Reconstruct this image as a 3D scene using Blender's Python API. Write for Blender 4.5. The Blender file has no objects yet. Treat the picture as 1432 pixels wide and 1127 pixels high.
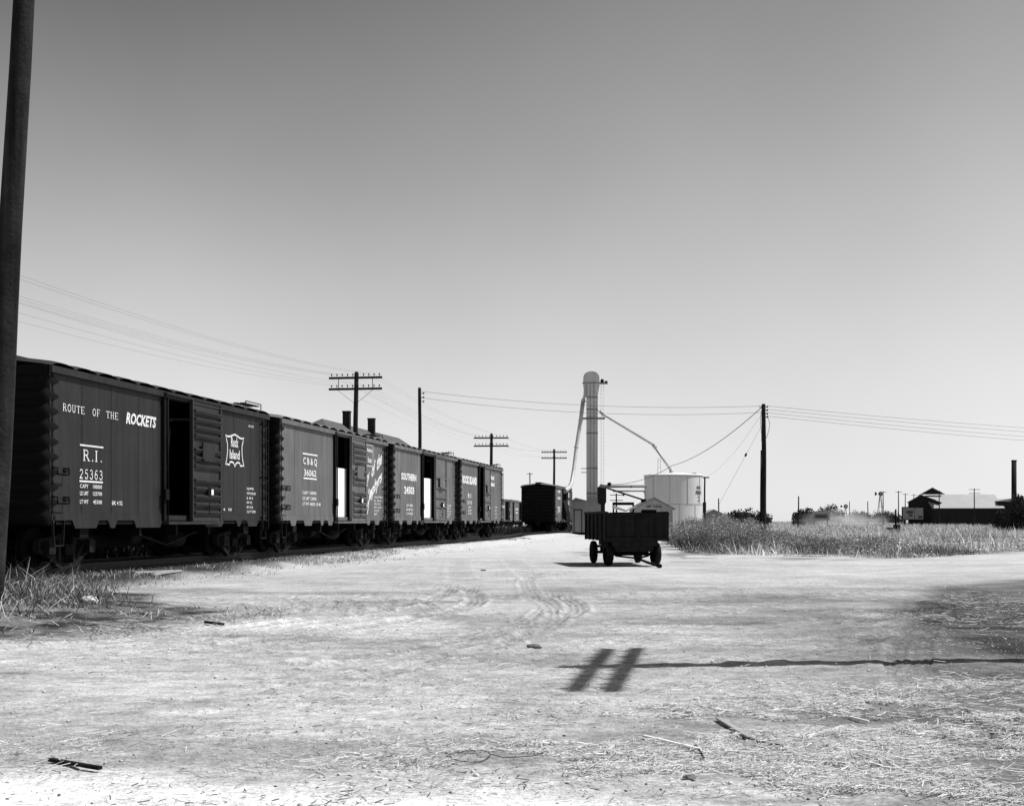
import bpy, math, random
import numpy as np
from mathutils import Vector, Matrix
R = math.radians
random.seed(7); rng = np.random.default_rng(11)
scene = bpy.context.scene
C = scene.collection

# ------------------------------------------------------------------ camera, sky, sun, exposure
CAMZ = 1.35
FPX = 1780.0
cam_d = bpy.data.cameras.new('camera'); cam = bpy.data.objects.new('camera', cam_d); C.objects.link(cam)
cam.location = (0, 0, CAMZ); cam.rotation_euler = (R(90), 0, 0)
cam_d.sensor_width = 36; cam_d.lens = 36*FPX/1432; cam_d.shift_y = 164.5/1432
cam_d.clip_start = .1; cam_d.clip_end = 20000
scene.camera = cam
SUN_EL, SUN_AZ = 57.0, 84.0           # azimuth clockwise from +Y
world = bpy.data.worlds.new('World'); scene.world = world; world.use_nodes = True
wt = world.node_tree; wt.nodes.clear()
sky = wt.nodes.new('ShaderNodeTexSky'); sky.sky_type = 'NISHITA'; sky.sun_disc = False
sky.sun_elevation = R(SUN_EL); sky.sun_rotation = R(SUN_AZ); sky.air_density = 1.0; sky.dust_density = 0.6; sky.altitude = 400
sep = wt.nodes.new('ShaderNodeSeparateColor')
def wm(op, a, b=None):                 # orthochromatic film response of the sky: red channel with a shoulder
    q = wt.nodes.new('ShaderNodeMath'); q.operation = op
    for i, v in enumerate((a, b)):
        if v is None: continue
        if isinstance(v, (int, float)): q.inputs[i].default_value = v
        else: wt.links.new(v, q.inputs[i])
    return q.outputs[0]
bg = wt.nodes.new('ShaderNodeBackground'); bg.inputs[1].default_value = 0.1
wo = wt.nodes.new('ShaderNodeOutputWorld')
L = wt.links.new
L(sky.outputs[0], sep.inputs[0])
film = wm('MULTIPLY', wm('SUBTRACT', 1.0, wm('EXPONENT', wm('MULTIPLY', wm('MAXIMUM', wm('SUBTRACT', sep.outputs[0], 1.12), 0.03), -.65))), 8.6)
hz_c = wt.nodes.new('ShaderNodeTexCoord'); hz_n = wt.nodes.new('ShaderNodeTexNoise'); hz_n.inputs['Scale'].default_value = 3.2; hz_n.inputs['Detail'].default_value = 4   # faint uneven high haze
L(hz_c.outputs['Generated'], hz_n.inputs['Vector']); L(wm('MULTIPLY', film, wm('ADD', wm('MULTIPLY', hz_n.outputs['Fac'], .34), .83)), bg.inputs[0]); L(bg.outputs[0], wo.inputs[0])
sun_d = bpy.data.lights.new('sun', 'SUN'); sun = bpy.data.objects.new('sun', sun_d); C.objects.link(sun)
sun_d.energy = 4.9; sun_d.angle = R(.5); sun_d.color = (1, 1, 1)
to_sun = Vector((math.sin(R(SUN_AZ))*math.cos(R(SUN_EL)), math.cos(R(SUN_AZ))*math.cos(R(SUN_EL)), math.sin(R(SUN_EL))))
sun.rotation_euler = to_sun.to_track_quat('Z', 'Y').to_euler(); sun.location = (20, 0, 40)
scene.view_settings.view_transform = 'Standard'; scene.view_settings.look = 'None'
scene.view_settings.exposure = 0.0; scene.view_settings.gamma = 1.0
scene.cycles.max_bounces = 6; scene.cycles.volume_bounces = 1
scene.cycles.transparent_max_bounces = 8

# ------------------------------------------------------------------ helpers
def G(px, py):                         # a spot of the photo's ground plane, in metres
    d = CAMZ*FPX/(py-728); return ((px-716)/FPX*d, d)
def P(px, py, d):                      # a point seen at a pixel, d metres ahead
    return ((px-716)/FPX*d, d, CAMZ+(728-py)/FPX*d)

def mat(name, base, rough=.85, var=.25, scale=2.0, streak=0.0, metallic=0.0, bump=0.0, bscale=40, attr=None, spec=.12,
        contrast=1.0, ridge=None):
    m = bpy.data.materials.new(name); m.use_nodes = True
    nt = m.node_tree; n = nt.nodes; l = nt.links.new
    b = n['Principled BSDF']; b.inputs['Roughness'].default_value = rough; b.inputs['Metallic'].default_value = metallic
    b.inputs['Specular IOR Level'].default_value = spec
    tc = n.new('ShaderNodeTexCoord')
    no = n.new('ShaderNodeTexNoise'); no.inputs['Scale'].default_value = scale; no.inputs['Detail'].default_value = 6
    no.inputs['Roughness'].default_value = .65
    l(tc.outputs['Object'], no.inputs['Vector'])
    mr = n.new('ShaderNodeMapRange'); mr.inputs[1].default_value = .3; mr.inputs[2].default_value = .7
    mr.inputs[3].default_value = 1-var; mr.inputs[4].default_value = 1+var
    l(no.outputs['Fac'], mr.inputs[0]); val = mr.outputs[0]
    def mul(a, bb):
        q = n.new('ShaderNodeMath'); q.operation = 'MULTIPLY'
        for i, s in enumerate((a, bb)):
            if isinstance(s, (int, float)): q.inputs[i].default_value = s
            else: l(s, q.inputs[i])
        return q.outputs[0]
    if streak:
        mp = n.new('ShaderNodeMapping'); mp.inputs['Scale'].default_value = (5, 5, .22)
        l(tc.outputs['Object'], mp.inputs[0])
        n2 = n.new('ShaderNodeTexNoise'); n2.inputs['Scale'].default_value = 1.3; n2.inputs['Detail'].default_value = 5
        l(mp.outputs[0], n2.inputs['Vector'])
        m2 = n.new('ShaderNodeMapRange'); m2.inputs[1].default_value = .3; m2.inputs[2].default_value = .7
        m2.inputs[3].default_value = 1-streak; m2.inputs[4].default_value = 1+streak
        l(n2.outputs['Fac'], m2.inputs[0]); val = mul(val, m2.outputs[0])
    if attr:
        at = n.new('ShaderNodeAttribute'); at.attribute_name = attr; val = mul(val, at.outputs['Fac'])
    val = mul(val, base)
    cc = n.new('ShaderNodeCombineColor')
    for i in range(3): l(val, cc.inputs[i])
    l(cc.outputs[0], b.inputs['Base Color'])
    if bump:
        n3 = n.new('ShaderNodeTexNoise'); n3.inputs['Scale'].default_value = bscale; n3.inputs['Detail'].default_value = 6
        l(tc.outputs['Object'], n3.inputs['Vector'])
        bp = n.new('ShaderNodeBump'); bp.inputs['Strength'].default_value = bump; bp.inputs['Distance'].default_value = .02
        l(n3.outputs['Fac'], bp.inputs['Height']); l(bp.outputs[0], b.inputs['Normal'])
    return m

M = {}
M['car_dark'] = mat('dark_boxcar_paint', .026, .6, .16, .8, .24, bump=.1, bscale=6)
M['car_mid'] = mat('faded_boxcar_paint', .125, .75, .16, .8, .20, bump=.1, bscale=6)
M['car_light'] = mat('weathered_boxcar_paint', .135, .8, .2, .8, .42, bump=.1, bscale=6)
M['door_dark'] = mat('dark_door_paint', .036, .6, .15, 1.5, .16)
M['door_mid'] = mat('faded_door_paint', .130, .75, .15, 1.5, .15)
M['black'] = mat('black_car_cement', .004, .75, .3, 2)
M['iron'] = mat('dirty_iron', .004, .8, .5, 3)
M['iron_dusty'] = mat('dusty_iron', .014, .9, .6, 4)
M['rail'] = mat('rail_steel', .03, .5, .3, 3, metallic=.6)
M['inside'] = mat('car_lining', .012, .9, .3, 2)
M['white'] = mat('lettering_white', .70, .7, .22, 9)
M['white_worn'] = mat('worn_lettering_white', .50, .8, .35, 8)
M['roofc'] = mat('car_roof', .035, .8, .3, 2)
M['wood_dark'] = mat('creosoted_wood', .019, .9, .45, 3, .65, bump=.8, bscale=18)
M['wood_arm'] = mat('dark_crossarm', .02, .9, .2, 3)
M['wood_grey'] = mat('weathered_wood', .16, .9, .35, 3, .3)
M['tie'] = mat('tie_wood', .02, .95, .4, 4)
M['wire'] = mat('wire', .05, .7, .1, 3)
M['galv'] = mat('galvanized_sheet', .50, .55, .12, 1.2, .12, metallic=.2)
M['galv_dark'] = mat('dull_sheet', .17, .6, .2, 1.5, .15, metallic=.2)
M['tank'] = mat('tank_steel', .60, .55, .05, .6, .06)
M['tank_line'] = mat('tank_seam', .40, .6, .1, 2)
M['tank_roof'] = mat('tank_roof', .80, .6, .05, 1)
M['siding'] = mat('grey_siding', .36, .8, .08, 1.5, .08)
M['siding_line'] = mat('siding_joint', .20, .8, .1, 2)
M['bright'] = mat('white_paint', .82, .7, .05, 1)
M['sheet_wall'] = mat('sheet_wall', .24, .7, .10, 1, .12)
M['depot_wall'] = mat('depot_white_wall', .85, .8, .04, 1)
M['shingle'] = mat('shingle_roof', .10, .9, .25, 4)
M['brick'] = mat('chimney_brick', .02, .9, .3, 6)
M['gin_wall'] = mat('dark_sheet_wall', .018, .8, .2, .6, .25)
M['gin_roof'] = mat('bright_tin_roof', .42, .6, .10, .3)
M['rubber'] = mat('tyre_rubber', .012, .85, .3, 8)
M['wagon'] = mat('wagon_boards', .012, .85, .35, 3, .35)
M['leaf_dark'] = mat('dark_leaves', .04, .9, .3, .8, attr='tint')
M['leaf_mid'] = mat('dusty_leaves', .34, .9, .3, 2, attr='tint')
M['grass'] = mat('dry_grass', .30, .9, .2, .4, attr='tint')
M['field'] = mat('field_weeds', .50, .9, .35, .12, attr='tint')
M['straw'] = mat('straw', .75, .8, .2, 4, attr='tint')
M['stone'] = mat('pale_stone', .6, .9, .2, 12, bump=.6, bscale=20)
M['clod'] = mat('dark_clod', .15, .95, .3, 12, bump=.6, bscale=20)
M['board_sign'] = mat('billboard_face', .22, .8, .15, 1)
M['sign_ink'] = mat('billboard_paint', .07, .8, .2, 2)
M['text_grey'] = mat('stencil_dark', .10, .8, .2, 4)

def tag(o, label=None, cat=None, group=None, kind=None):
    if label: o['label'] = label
    if cat: o['category'] = cat
    if group: o['group'] = group
    if kind: o['kind'] = kind
    return o
def empty(name, loc=(0, 0, 0), rz=0, label=None, cat=None, group=None):
    o = bpy.data.objects.new(name, None); C.objects.link(o); o.empty_display_size = .3
    o.location = loc; o.rotation_euler = (0, 0, rz); return tag(o, label, cat, group)

class MB:
    def __init__(s): s.v = []; s.f = []; s.sm = []
    def add(s, vs, fs, smooth=False):
        k = len(s.v); s.v += [tuple(p) for p in vs]; s.f += [tuple(i+k for i in f) for f in fs]; s.sm += [smooth]*len(fs); return s
    def box(s, x0, x1, y0, y1, z0, z1):
        vs = [(x0,y0,z0),(x1,y0,z0),(x1,y1,z0),(x0,y1,z0),(x0,y0,z1),(x1,y0,z1),(x1,y1,z1),(x0,y1,z1)]
        return s.add(vs, [(0,3,2,1),(4,5,6,7),(0,1,5,4),(1,2,6,5),(2,3,7,6),(3,0,4,7)])
    def obox(s, c, sx, sy, sz, m=None):
        vs = [Vector((a*sx/2, b*sy/2, g*sz/2)) for g in (-1,1) for (a,b) in ((-1,-1),(1,-1),(1,1),(-1,1))]
        if m: vs = [m @ v for v in vs]
        vs = [v+Vector(c) for v in vs]
        return s.add(vs, [(0,3,2,1),(4,5,6,7),(0,1,5,4),(1,2,6,5),(2,3,7,6),(3,0,4,7)])
    def beam(s, p0, p1, w, h=None, roll=0):
        p0, p1 = Vector(p0), Vector(p1); d = p1-p0; h = h or w
        q = d.to_track_quat('X', 'Z').to_matrix()
        return s.obox((p0+p1)/2, d.length, w, h, q @ Matrix.Rotation(roll, 3, 'X'))
    def tube(s, pts, r, n=8, cap=True):
        pts = [Vector(p) for p in pts]; k = len(pts)
        rs = r if isinstance(r, (list, tuple)) else [r]*k
        vs = []; up = None
        for i, p in enumerate(pts):
            t = (pts[min(i+1, k-1)]-pts[max(i-1, 0)])
            if t.length < 1e-9: t = Vector((0,0,1))
            t.normalize()
            if up is None:
                up = Vector((0,0,1)) if abs(t.z) < .9 else Vector((1,0,0))
            a = t.cross(up); a.normalize(); b = a.cross(t); b.normalize(); up = b
            for j in range(n):
                th = 2*math.pi*j/n; vs.append(p+a*(rs[i]*math.cos(th))+b*(rs[i]*math.sin(th)))
        fs = [(i*n+j, i*n+(j+1)%n, (i+1)*n+(j+1)%n, (i+1)*n+j) for i in range(k-1) for j in range(n)]
        s.add(vs, fs, True)
        if cap:
            kk = len(s.v)-k*n
            s.f.append(tuple(kk+j for j in reversed(range(n)))); s.f.append(tuple(kk+(k-1)*n+j for j in range(n))); s.sm += [False]*2
        return s
    def prism(s, poly, axis, a0, a1):       # polygon in the two other axes, extruded along axis
        def pt(u, v, a):
            return (a, u, v) if axis == 'x' else (u, a, v) if axis == 'y' else (u, v, a)
        n = len(poly); vs = [pt(u, v, a0) for u, v in poly]+[pt(u, v, a1) for u, v in poly]
        fs = [tuple(range(n)), tuple(reversed(range(n, 2*n)))]+[(i, i+n, (i+1) % n+n, (i+1) % n) for i in range(n)]
        return s.add(vs, fs)
    def strip(s, pts, w, tr, closed=False):  # flat ribbon along 2-D points, mapped by tr
        pts = [Vector(p) for p in pts]; k = len(pts); vs = []
        for i, p in enumerate(pts):
            a = pts[i-1] if (i or closed) else p; b = pts[(i+1) % k] if (i < k-1 or closed) else p
            t = (b-a).normalized(); nn = Vector((-t.y, t.x))
            w1 = p.y if False else w
            vs += [tr(*(p+nn*w1/2)), tr(*(p-nn*w1/2))]
        e = k if closed else k-1
        fs = [(2*i, 2*i+1, (2*i+3) % (2*k), (2*i+2) % (2*k)) for i in range(e)]
        return s.add(vs, fs)
    def build(s, name, m, parent=None, label=None):
        me = bpy.data.meshes.new(name); me.from_pydata(s.v, [], s.f); me.materials.append(m)
        me.polygons.foreach_set('use_smooth', s.sm); me.update()
        o = bpy.data.objects.new(name, me); C.objects.link(o)
        if parent: o.parent = parent
        if label: o['label'] = label
        return o
def npmesh(name, V, F, m, tint=None, smooth=False, attrname='tint'):
    me = bpy.data.meshes.new(name); V = np.asarray(V, np.float32); F = np.asarray(F, np.int32)
    me.vertices.add(len(V)); me.vertices.foreach_set('co', V.ravel())
    k = F.shape[1]; me.loops.add(F.size); me.loops.foreach_set('vertex_index', F.ravel())
    me.polygons.add(len(F)); me.polygons.foreach_set('loop_start', np.arange(0, F.size, k, dtype=np.int32))
    me.update(calc_edges=True); me.materials.append(m)
    if tint is not None:
        a = me.attributes.new(attrname, 'FLOAT', 'POINT'); a.data.foreach_set('value', np.asarray(tint, np.float32))
    if smooth: me.polygons.foreach_set('use_smooth', np.ones(len(F), bool))
    me.validate()
    o = bpy.data.objects.new(name, me); C.objects.link(o); return o
def dup(root, loc=None, rz=None):
    r = root.copy(); C.objects.link(r)
    if loc is not None: r.location = loc
    if rz is not None: r.rotation_euler = (0, 0, rz)
    for ch in list(root.children):
        c = ch.copy(); C.objects.link(c); c.parent = r
        for g in list(ch.children):
            d = g.copy(); C.objects.link(d); d.parent = c
    return r

class Lines:                            # every line of lettering becomes a mesh of its own
    def __init__(s): s.l = []
    def new(s): s.l.append(MB()); return s.l[-1]
    def add(s, v, f, sm=False): return s.new().add(v, f, sm)
    def strip(s, *a, **k): return s.new().strip(*a, **k)
    def build(s, name, m, parent):
        for q in s.l: q.build(name, m, parent)
_tc = {}
def text_geo(s, bold=0, res=2):
    key = (s, bold)
    if key in _tc: return _tc[key]
    cu = bpy.data.curves.new('t', 'FONT'); cu.body = s; cu.offset = bold; cu.resolution_u = res; cu.size = 1
    o = bpy.data.objects.new('t', cu); C.objects.link(o)
    bpy.context.view_layer.update()
    me = o.evaluated_get(bpy.context.evaluated_depsgraph_get()).to_mesh()
    v = [(p.co.x, p.co.y) for p in me.vertices]; f = [tuple(p.vertices) for p in me.polygons]
    o.evaluated_get(bpy.context.evaluated_depsgraph_get()).to_mesh_clear()
    bpy.data.objects.remove(o); bpy.data.curves.remove(cu)
    _tc[key] = (v, f); return v, f
def text_box(mb, s, u0, u1, v0, v1, tr, bold=0, shear=0, ang=0):
    v, f = text_geo(s, bold)
    v = [(x+shear*y, y) for x, y in v]
    xs = [a for a, b in v]; ys = [b for a, b in v]
    mx, my = min(xs), min(ys); sx = (u1-u0)/(max(xs)-mx); sy = (v1-v0)/(max(ys)-my)
    out = []
    for x, y in v:
        a = (x-mx)*sx; b = (y-my)*sy
        if ang: b = a*math.tan(ang)+b
        out.append(tr(u0+a, v0+b))
    mb.add(out, f)
# roman letters drawn as thick and thin strokes with serifs: (points, weight) on a unit cell; S = serif centres
T_, t_ = .17, .07
def arc(cx, cy, rx, ry, a0, a1, n=9): return [(cx+rx*math.cos(R(a0+(a1-a0)*i/n)), cy+ry*math.sin(R(a0+(a1-a0)*i/n))) for i in range(n+1)]
ROMAN = {
 'R': ([([(.2,0),(.2,1)],T_), ([(.2,.96),(.5,.96)]+arc(.5,.74,.22,.22,90,-90)+[(.2,.52)],.10), ([(.5,.5),(.85,.03)],.14)], [(.2,0),(.2,1),(.85,0)]),
 'I': ([([(.5,0),(.5,1)],T_)], [(.5,0),(.5,1)]),
 'T': ([([(.5,0),(.5,.96)],T_), ([(.05,.96),(.95,.96)],t_), ([(.07,.78),(.07,.97)],t_), ([(.93,.78),(.93,.97)],t_)], [(.5,0)]),
 'H': ([([(.2,0),(.2,1)],.14), ([(.8,0),(.8,1)],.14), ([(.2,.5),(.8,.5)],t_)], [(.2,0),(.8,0),(.2,1),(.8,1)]),
 'E': ([([(.22,0),(.22,1)],T_), ([(.1,.03),(.85,.03)],t_), ([(.1,.97),(.85,.97)],t_), ([(.22,.5),(.65,.5)],t_), ([(.85,0),(.85,.22)],t_), ([(.85,.8),(.85,1)],t_), ([(.65,.4),(.65,.6)],t_)], []),
 'F': ([([(.25,0),(.25,1)],T_), ([(.1,.97),(.85,.97)],t_), ([(.25,.5),(.65,.5)],t_), ([(.85,.78),(.85,1)],t_), ([(.65,.4),(.65,.6)],t_)], [(.25,0)]),
 'U': ([([(.2,1),(.2,.3)]+arc(.48,.3,.28,.27,180,360)+[(.78,1)],.12)], [(.2,1),(.78,1)]),
 'O': ([(arc(.5,.5,.36,.46,0,360,18),.13)], []),
 '.': ([([(.3,.0),(.3,.14)],.16)], []),
 '2': ([(arc(.5,.72,.27,.25,170,-20)+[(.2,.06)],.12), ([(.15,.06),(.85,.06)],.14)], []),
 '5': ([([(.8,.96),(.3,.96),(.27,.55)],.09), ([(.27,.55)]+arc(.48,.32,.3,.3,110,-160),.12)], []),
 '3': ([(arc(.47,.75,.25,.22,160,-90)+[(.4,.53)],.11), (arc(.47,.28,.3,.27,90,-165),.12)], []),
 '6': ([(arc(.5,.3,.28,.28,0,360,14),.12), ([(.75,.92),(.5,.96),(.28,.7),(.22,.35)],.12)], []),
}
def roman(mb, s, u0, u1, v0, v1, tr):
    if isinstance(mb, Lines): mb = mb.new()
    n = len(s); adv = []
    for ch in s: adv.append(.45 if ch == '.' else .7 if ch == 'I' else .6 if ch == ' ' else 1.0)
    k = (u1-u0)/sum(adv); u = u0; h = v1-v0; lay = 0
    for ch, a in zip(s, adv):
        if ch in ROMAN:
            st, se = ROMAN[ch]; off = (a-1)/2 if ch == 'I' else 0
            f = lambda x, y, dd, off=off, uu=u: tr(uu+(x+off)*k*.92, v0+y*h, dd)
            for pts, w in st:
                lay += 1; dd = .0004*(lay % 7)
                # work in real units for even stroke weight
                P2 = [((x)*k*.92, y*h) for x, y in pts]
                mb.strip(P2, w*min(k, h)*.98, lambda a_, b_, dd=dd, off=off, uu=u: tr(uu+off*k*.92+a_, v0+b_, dd))
            for x, y in se:
                lay += 1; dd = .0004*(lay % 7)
                mb.strip([((x-.17)*k*.92, y*h-(.03*h if y > .5 else -.03*h)), ((x+.17)*k*.92, y*h-(.03*h if y > .5 else -.03*h))], .06*h, lambda a_, b_, dd=dd, off=off, uu=u: tr(uu+off*k*.92+a_, v0+b_, dd))
        u += a*k

# ------------------------------------------------------------------ noise on arrays
def vnoise(x, y, seed=0):
    xi = np.floor(x).astype(np.int64); yi = np.floor(y).astype(np.int64); fx = x-xi; fy = y-yi
    fx = fx*fx*(3-2*fx); fy = fy*fy*(3-2*fy)
    def h(a, b):
        n = (a*374761393+b*668265263+seed*1442695041) & 0xffffffff
        n = ((n ^ (n >> 13))*1274126177) & 0xffffffff
        return ((n ^ (n >> 16)) & 0xffff)/65535.0
    return (h(xi,yi)*(1-fx)+h(xi+1,yi)*fx)*(1-fy)+(h(xi,yi+1)*(1-fx)+h(xi+1,yi+1)*fx)*fy
def fbm(x, y, oct=4, seed=0):
    s = 0; a = .5
    for i in range(oct): s = s+a*vnoise(x*2**i, y*2**i, seed+i); a *= .5
    return s
def sstep(a, b, x):
    t = np.clip((x-a)/(b-a), 0, 1); return t*t*(3-2*t)
def segdist(x, y, pts):
    best = np.full(x.shape, 1e9); al = np.zeros(x.shape); acc = 0
    for (x0, y0), (x1, y1) in zip(pts[:-1], pts[1:]):
        dx, dy = x1-x0, y1-y0; l2 = dx*dx+dy*dy; t = np.clip(((x-x0)*dx+(y-y0)*dy)/l2, 0, 1)
        d = np.hypot(x-x0-t*dx, y-y0-t*dy); m = d < best
        best = np.where(m, d, best); al = np.where(m, acc+t*math.sqrt(l2), al); acc += math.sqrt(l2)
    return best, al
def smooth_line(pts, n=6):             # Catmull-Rom through the given ground points
    pts = [Vector(p) for p in pts]; out = []
    for i in range(len(pts)-1):
        p0, p1, p2, p3 = pts[max(i-1,0)], pts[i], pts[i+1], pts[min(i+2,len(pts)-1)]
        for k in range(n):
            t = k/n
            out.append(.5*((2*p1)+(p2-p0)*t+(2*p0-5*p1+4*p2-p3)*t*t+(3*p1-p0-3*p2+p3)*t**3))
    out.append(pts[-1]); return [tuple(p) for p in out]

# ------------------------------------------------------------------ track frame
TA = math.atan(.1676); TT = Vector((math.sin(TA), math.cos(TA))); TL = Vector((-TT.y, TT.x))
NC = Vector((-9.32, 25.6))             # near corner of the nearest boxcar
def TF(s, off=0):                      # s metres along the track from there, off metres to its left
    p = NC+TT*s+TL*off; return (p.x, p.y)
CARROT = math.pi/2-TA
N5 = Vector((3.9, 115.0))
c5 = N5+TL*1.55
mid = [Vector(TF(-40, 1.55)), Vector(TF(-10, 1.55)), Vector(TF(20, 1.55)), Vector(TF(55, 1.55)), c5-TT*14, c5-TT*3, c5+TT*30, c5+TT*130]
CL = smooth_line(mid, 14)

# ------------------------------------------------------------------ ground
def region(x, y, poly):                # inside test, vectorised
    ins = np.zeros(x.shape, bool); n = len(poly)
    for i in range(n):
        x0, y0 = poly[i]; x1, y1 = poly[i-1]
        c = ((y0 > y) != (y1 > y)); xx = (x1-x0)*(y-y0)/((y1-y0) if y1 != y0 else 1e-9)+x0
        ins ^= c & (x < xx)
    return ins
RUTS = [
 ([(0,899),(150,894),(300,882),(430,868),(520,856),(590,842),(625,830),(632,822),(612,817),(575,816)], .17, .018),
 ([(330,901),(450,886),(560,868),(630,856),(660,846),(666,836),(655,826),(625,819)], .17, .018),
 ([(430,926),(550,912),(650,895),(740,876),(790,862),(806,852),(797,840),(770,832),(740,829)], .17, .018),
 ([(520,948),(620,922),(700,902),(760,880),(778,862),(772,846),(750,836),(725,832)], .15, .014),
 ([(440,935),(560,912),(650,890),(735,868),(760,850)], .12, .010),
 ([(150,905),(300,893),(420,880),(520,866)], .12, .010),
 ([(480,838),(500,848),(496,862)], .10, .012), ([(400,835),(425,846),(418,858)], .10, .012),
 ([(556,838),(590,842),(605,852)], .12, .012), ([(690,858),(722,862),(728,872)], .10, .010),
 ([(1200,872),(1300,848),(1432,822)], .2, .015), ([(1210,893),(1330,864),(1470,846)], .2, .015),
 ([(1050,925),(1200,900),(1290,880)], .2, .012),
 ([(0,930),(300,905),(700,880)], .2, .008), ([(760,800),(735,812),(742,830)], .16, .010),
 ([(380,962),(560,927),(740,895),(900,862),(1010,845)], .09, .007), ([(560,965),(700,934),(860,898),(1000,870)], .09, .007), ([(100,884),(400,848),(640,812),(760,792)], .10, .007), ([(60,905),(380,862),(640,824),(800,800)], .10, .006),
 ([(850,884),(1000,858),(1200,830),(1330,815)], .10, .008), ([(900,905),(1060,880),(1220,855)], .10, .007), ([(1140,860),(1225,915),(1262,985)], .12, .004), ([(1180,1000),(1240,930),(1262,880)], .12, .004), ([(420,812),(560,806),(700,800),(860,799)], .12, .008), ([(480,802),(620,790),(760,781)], .12, .008),
 ([(1120,822),(1250,812),(1432,800)], .14, .010), ([(1100,835),(1290,822),(1470,812)], .14, .010), ([(720,915),(800,900),(880,892),(960,900)], .09, .008), ([(820,832),(900,845),(980,838),(1050,822)], .10, .008), ([(300,838),(340,848),(330,862)], .1, .008), ([(440,826),(470,838),(462,852)], .1, .010), ([(520,830),(548,842),(540,856)], .1, .010),
 ([(640,775),(640,800),(660,826)], .3, .010), ([(700,772),(735,800),(800,842)], .3, .010),
]
TREAD = smooth_line([G(1345,1040), G(1300,985), G(1272,940), G(1272,905), G(1290,872), G(1296,845)], 6)
def height(x, y):
    h = .05*(fbm(x*.12, y*.12, 3, 5)-.45)+.018*(fbm(x*.9, y*.9, 4, 9)-.45)
    near = np.exp(-((x*x+y*y)/1800.0))
    h = h+.034*(fbm(x*4.5, y*4.5, 4, 21)-.45)*near*(.5+1.1*fbm(x*.5, y*.5, 2, 23))+.05*(fbm(x*1.6, y*2.2, 3, 27)-.45)*near*sstep(.40, .62, fbm(x*.3+4, y*.3, 2, 29))
    return h
def height_full(x, y):
    h = height(x, y); dark = np.zeros(x.shape)
    m = (y > 3) & (y < 45) & (np.abs(x) < 16)
    for px, w, dep in RUTS:
        line = smooth_line([G(a, b) for a, b in px], 4)
        xs = [p[0] for p in line]; ys = [p[1] for p in line]
        mm = m & (x > min(xs)-1) & (x < max(xs)+1) & (y > min(ys)-1) & (y < max(ys)+1)
        if not mm.any(): continue
        d, al = segdist(x[mm], y[mm], line)
        q = d/w; dep = dep*(1.6 if w < .25 else 1); prof = -dep*np.exp(-(q*1.3)**4)*(.75+.45*np.cos(d*62))+dep*.9*np.exp(-((q-1.3)*4)**2)
        prof = prof*(1+.2*np.sin(al*38)*(q < 1))*(.55+.8*vnoise(al*1.3, al*0+3, 4))
        h[mm] += prof; dark[mm] = np.maximum(dark[mm], np.exp(-(q*1.2)**6)*dep/.022*(.35+.65*(.5+.5*np.cos(d*62)))*(.5+.9*vnoise(al*2.1, d*9, 6)))
    mm = m & (x > 2) & (y < 24)
    d, al = segdist(x[mm], y[mm], TREAD)
    h[mm] += np.where(d < .22, -.008+.010*(np.sin(al*55+np.abs(d)*25) > .1)*(np.cos(d*70) > -.3), .012*np.exp(-((d-.26)*18)**2))
    cl = [p for p in CL]
    mm = (y > -12) & (y < 200) & (np.abs(x) < 60)
    d, al = segdist(x[mm], y[mm], cl[::4]+[cl[-1]])
    h[mm] += .2*(1-sstep(1.5, 3.2, d))
    mm = (x > -10) & (x < -3) & (y > 9) & (y < 26)          # bank of drifted soil round the big pole
    h[mm] += .22*np.exp(-(((x[mm]+7.0)/1.3)**2+((y[mm]-17.5)/3.6)**2))
    return h, dark
# plan: patches of soil with their own colour
DARKR = [G(1285,828), G(1350,818), G(1480,806), G(1600,808), G(1650,905), G(1480,925), G(1330,905), G(1265,880), G(1250,850)]
DARKR2 = [G(1290,930), G(1650,925), G(1700,1060), G(1420,1075), G(1330,1020), G(1270,975)]
DARKL = [G(-80,912), G(0,900), G(100,893), G(200,876), G(300,855), G(280,840), G(200,830), G(120,815), G(-60,800)]
DARKL2 = [G(190,862), G(290,850), G(300,846), G(170,822), G(130,818)]
WEED = [G(930,770), G(960,774), G(1060,777), G(1180,780), G(1290,780), G(1432,771), G(1600,762), (230, 70), (700, 200), (900, 700), (17, 700), (19.5, 140), G(985,744), G(940,752)]
WHITE_S = [G(-700,1082), G(0,1083), G(170,1090), G(330,1108), G(560,1112), G(760,1118), G(1000,1140), G(1600,1160), (40, 1), (40,-40), (-40,-40), (-40, 4)]
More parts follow.
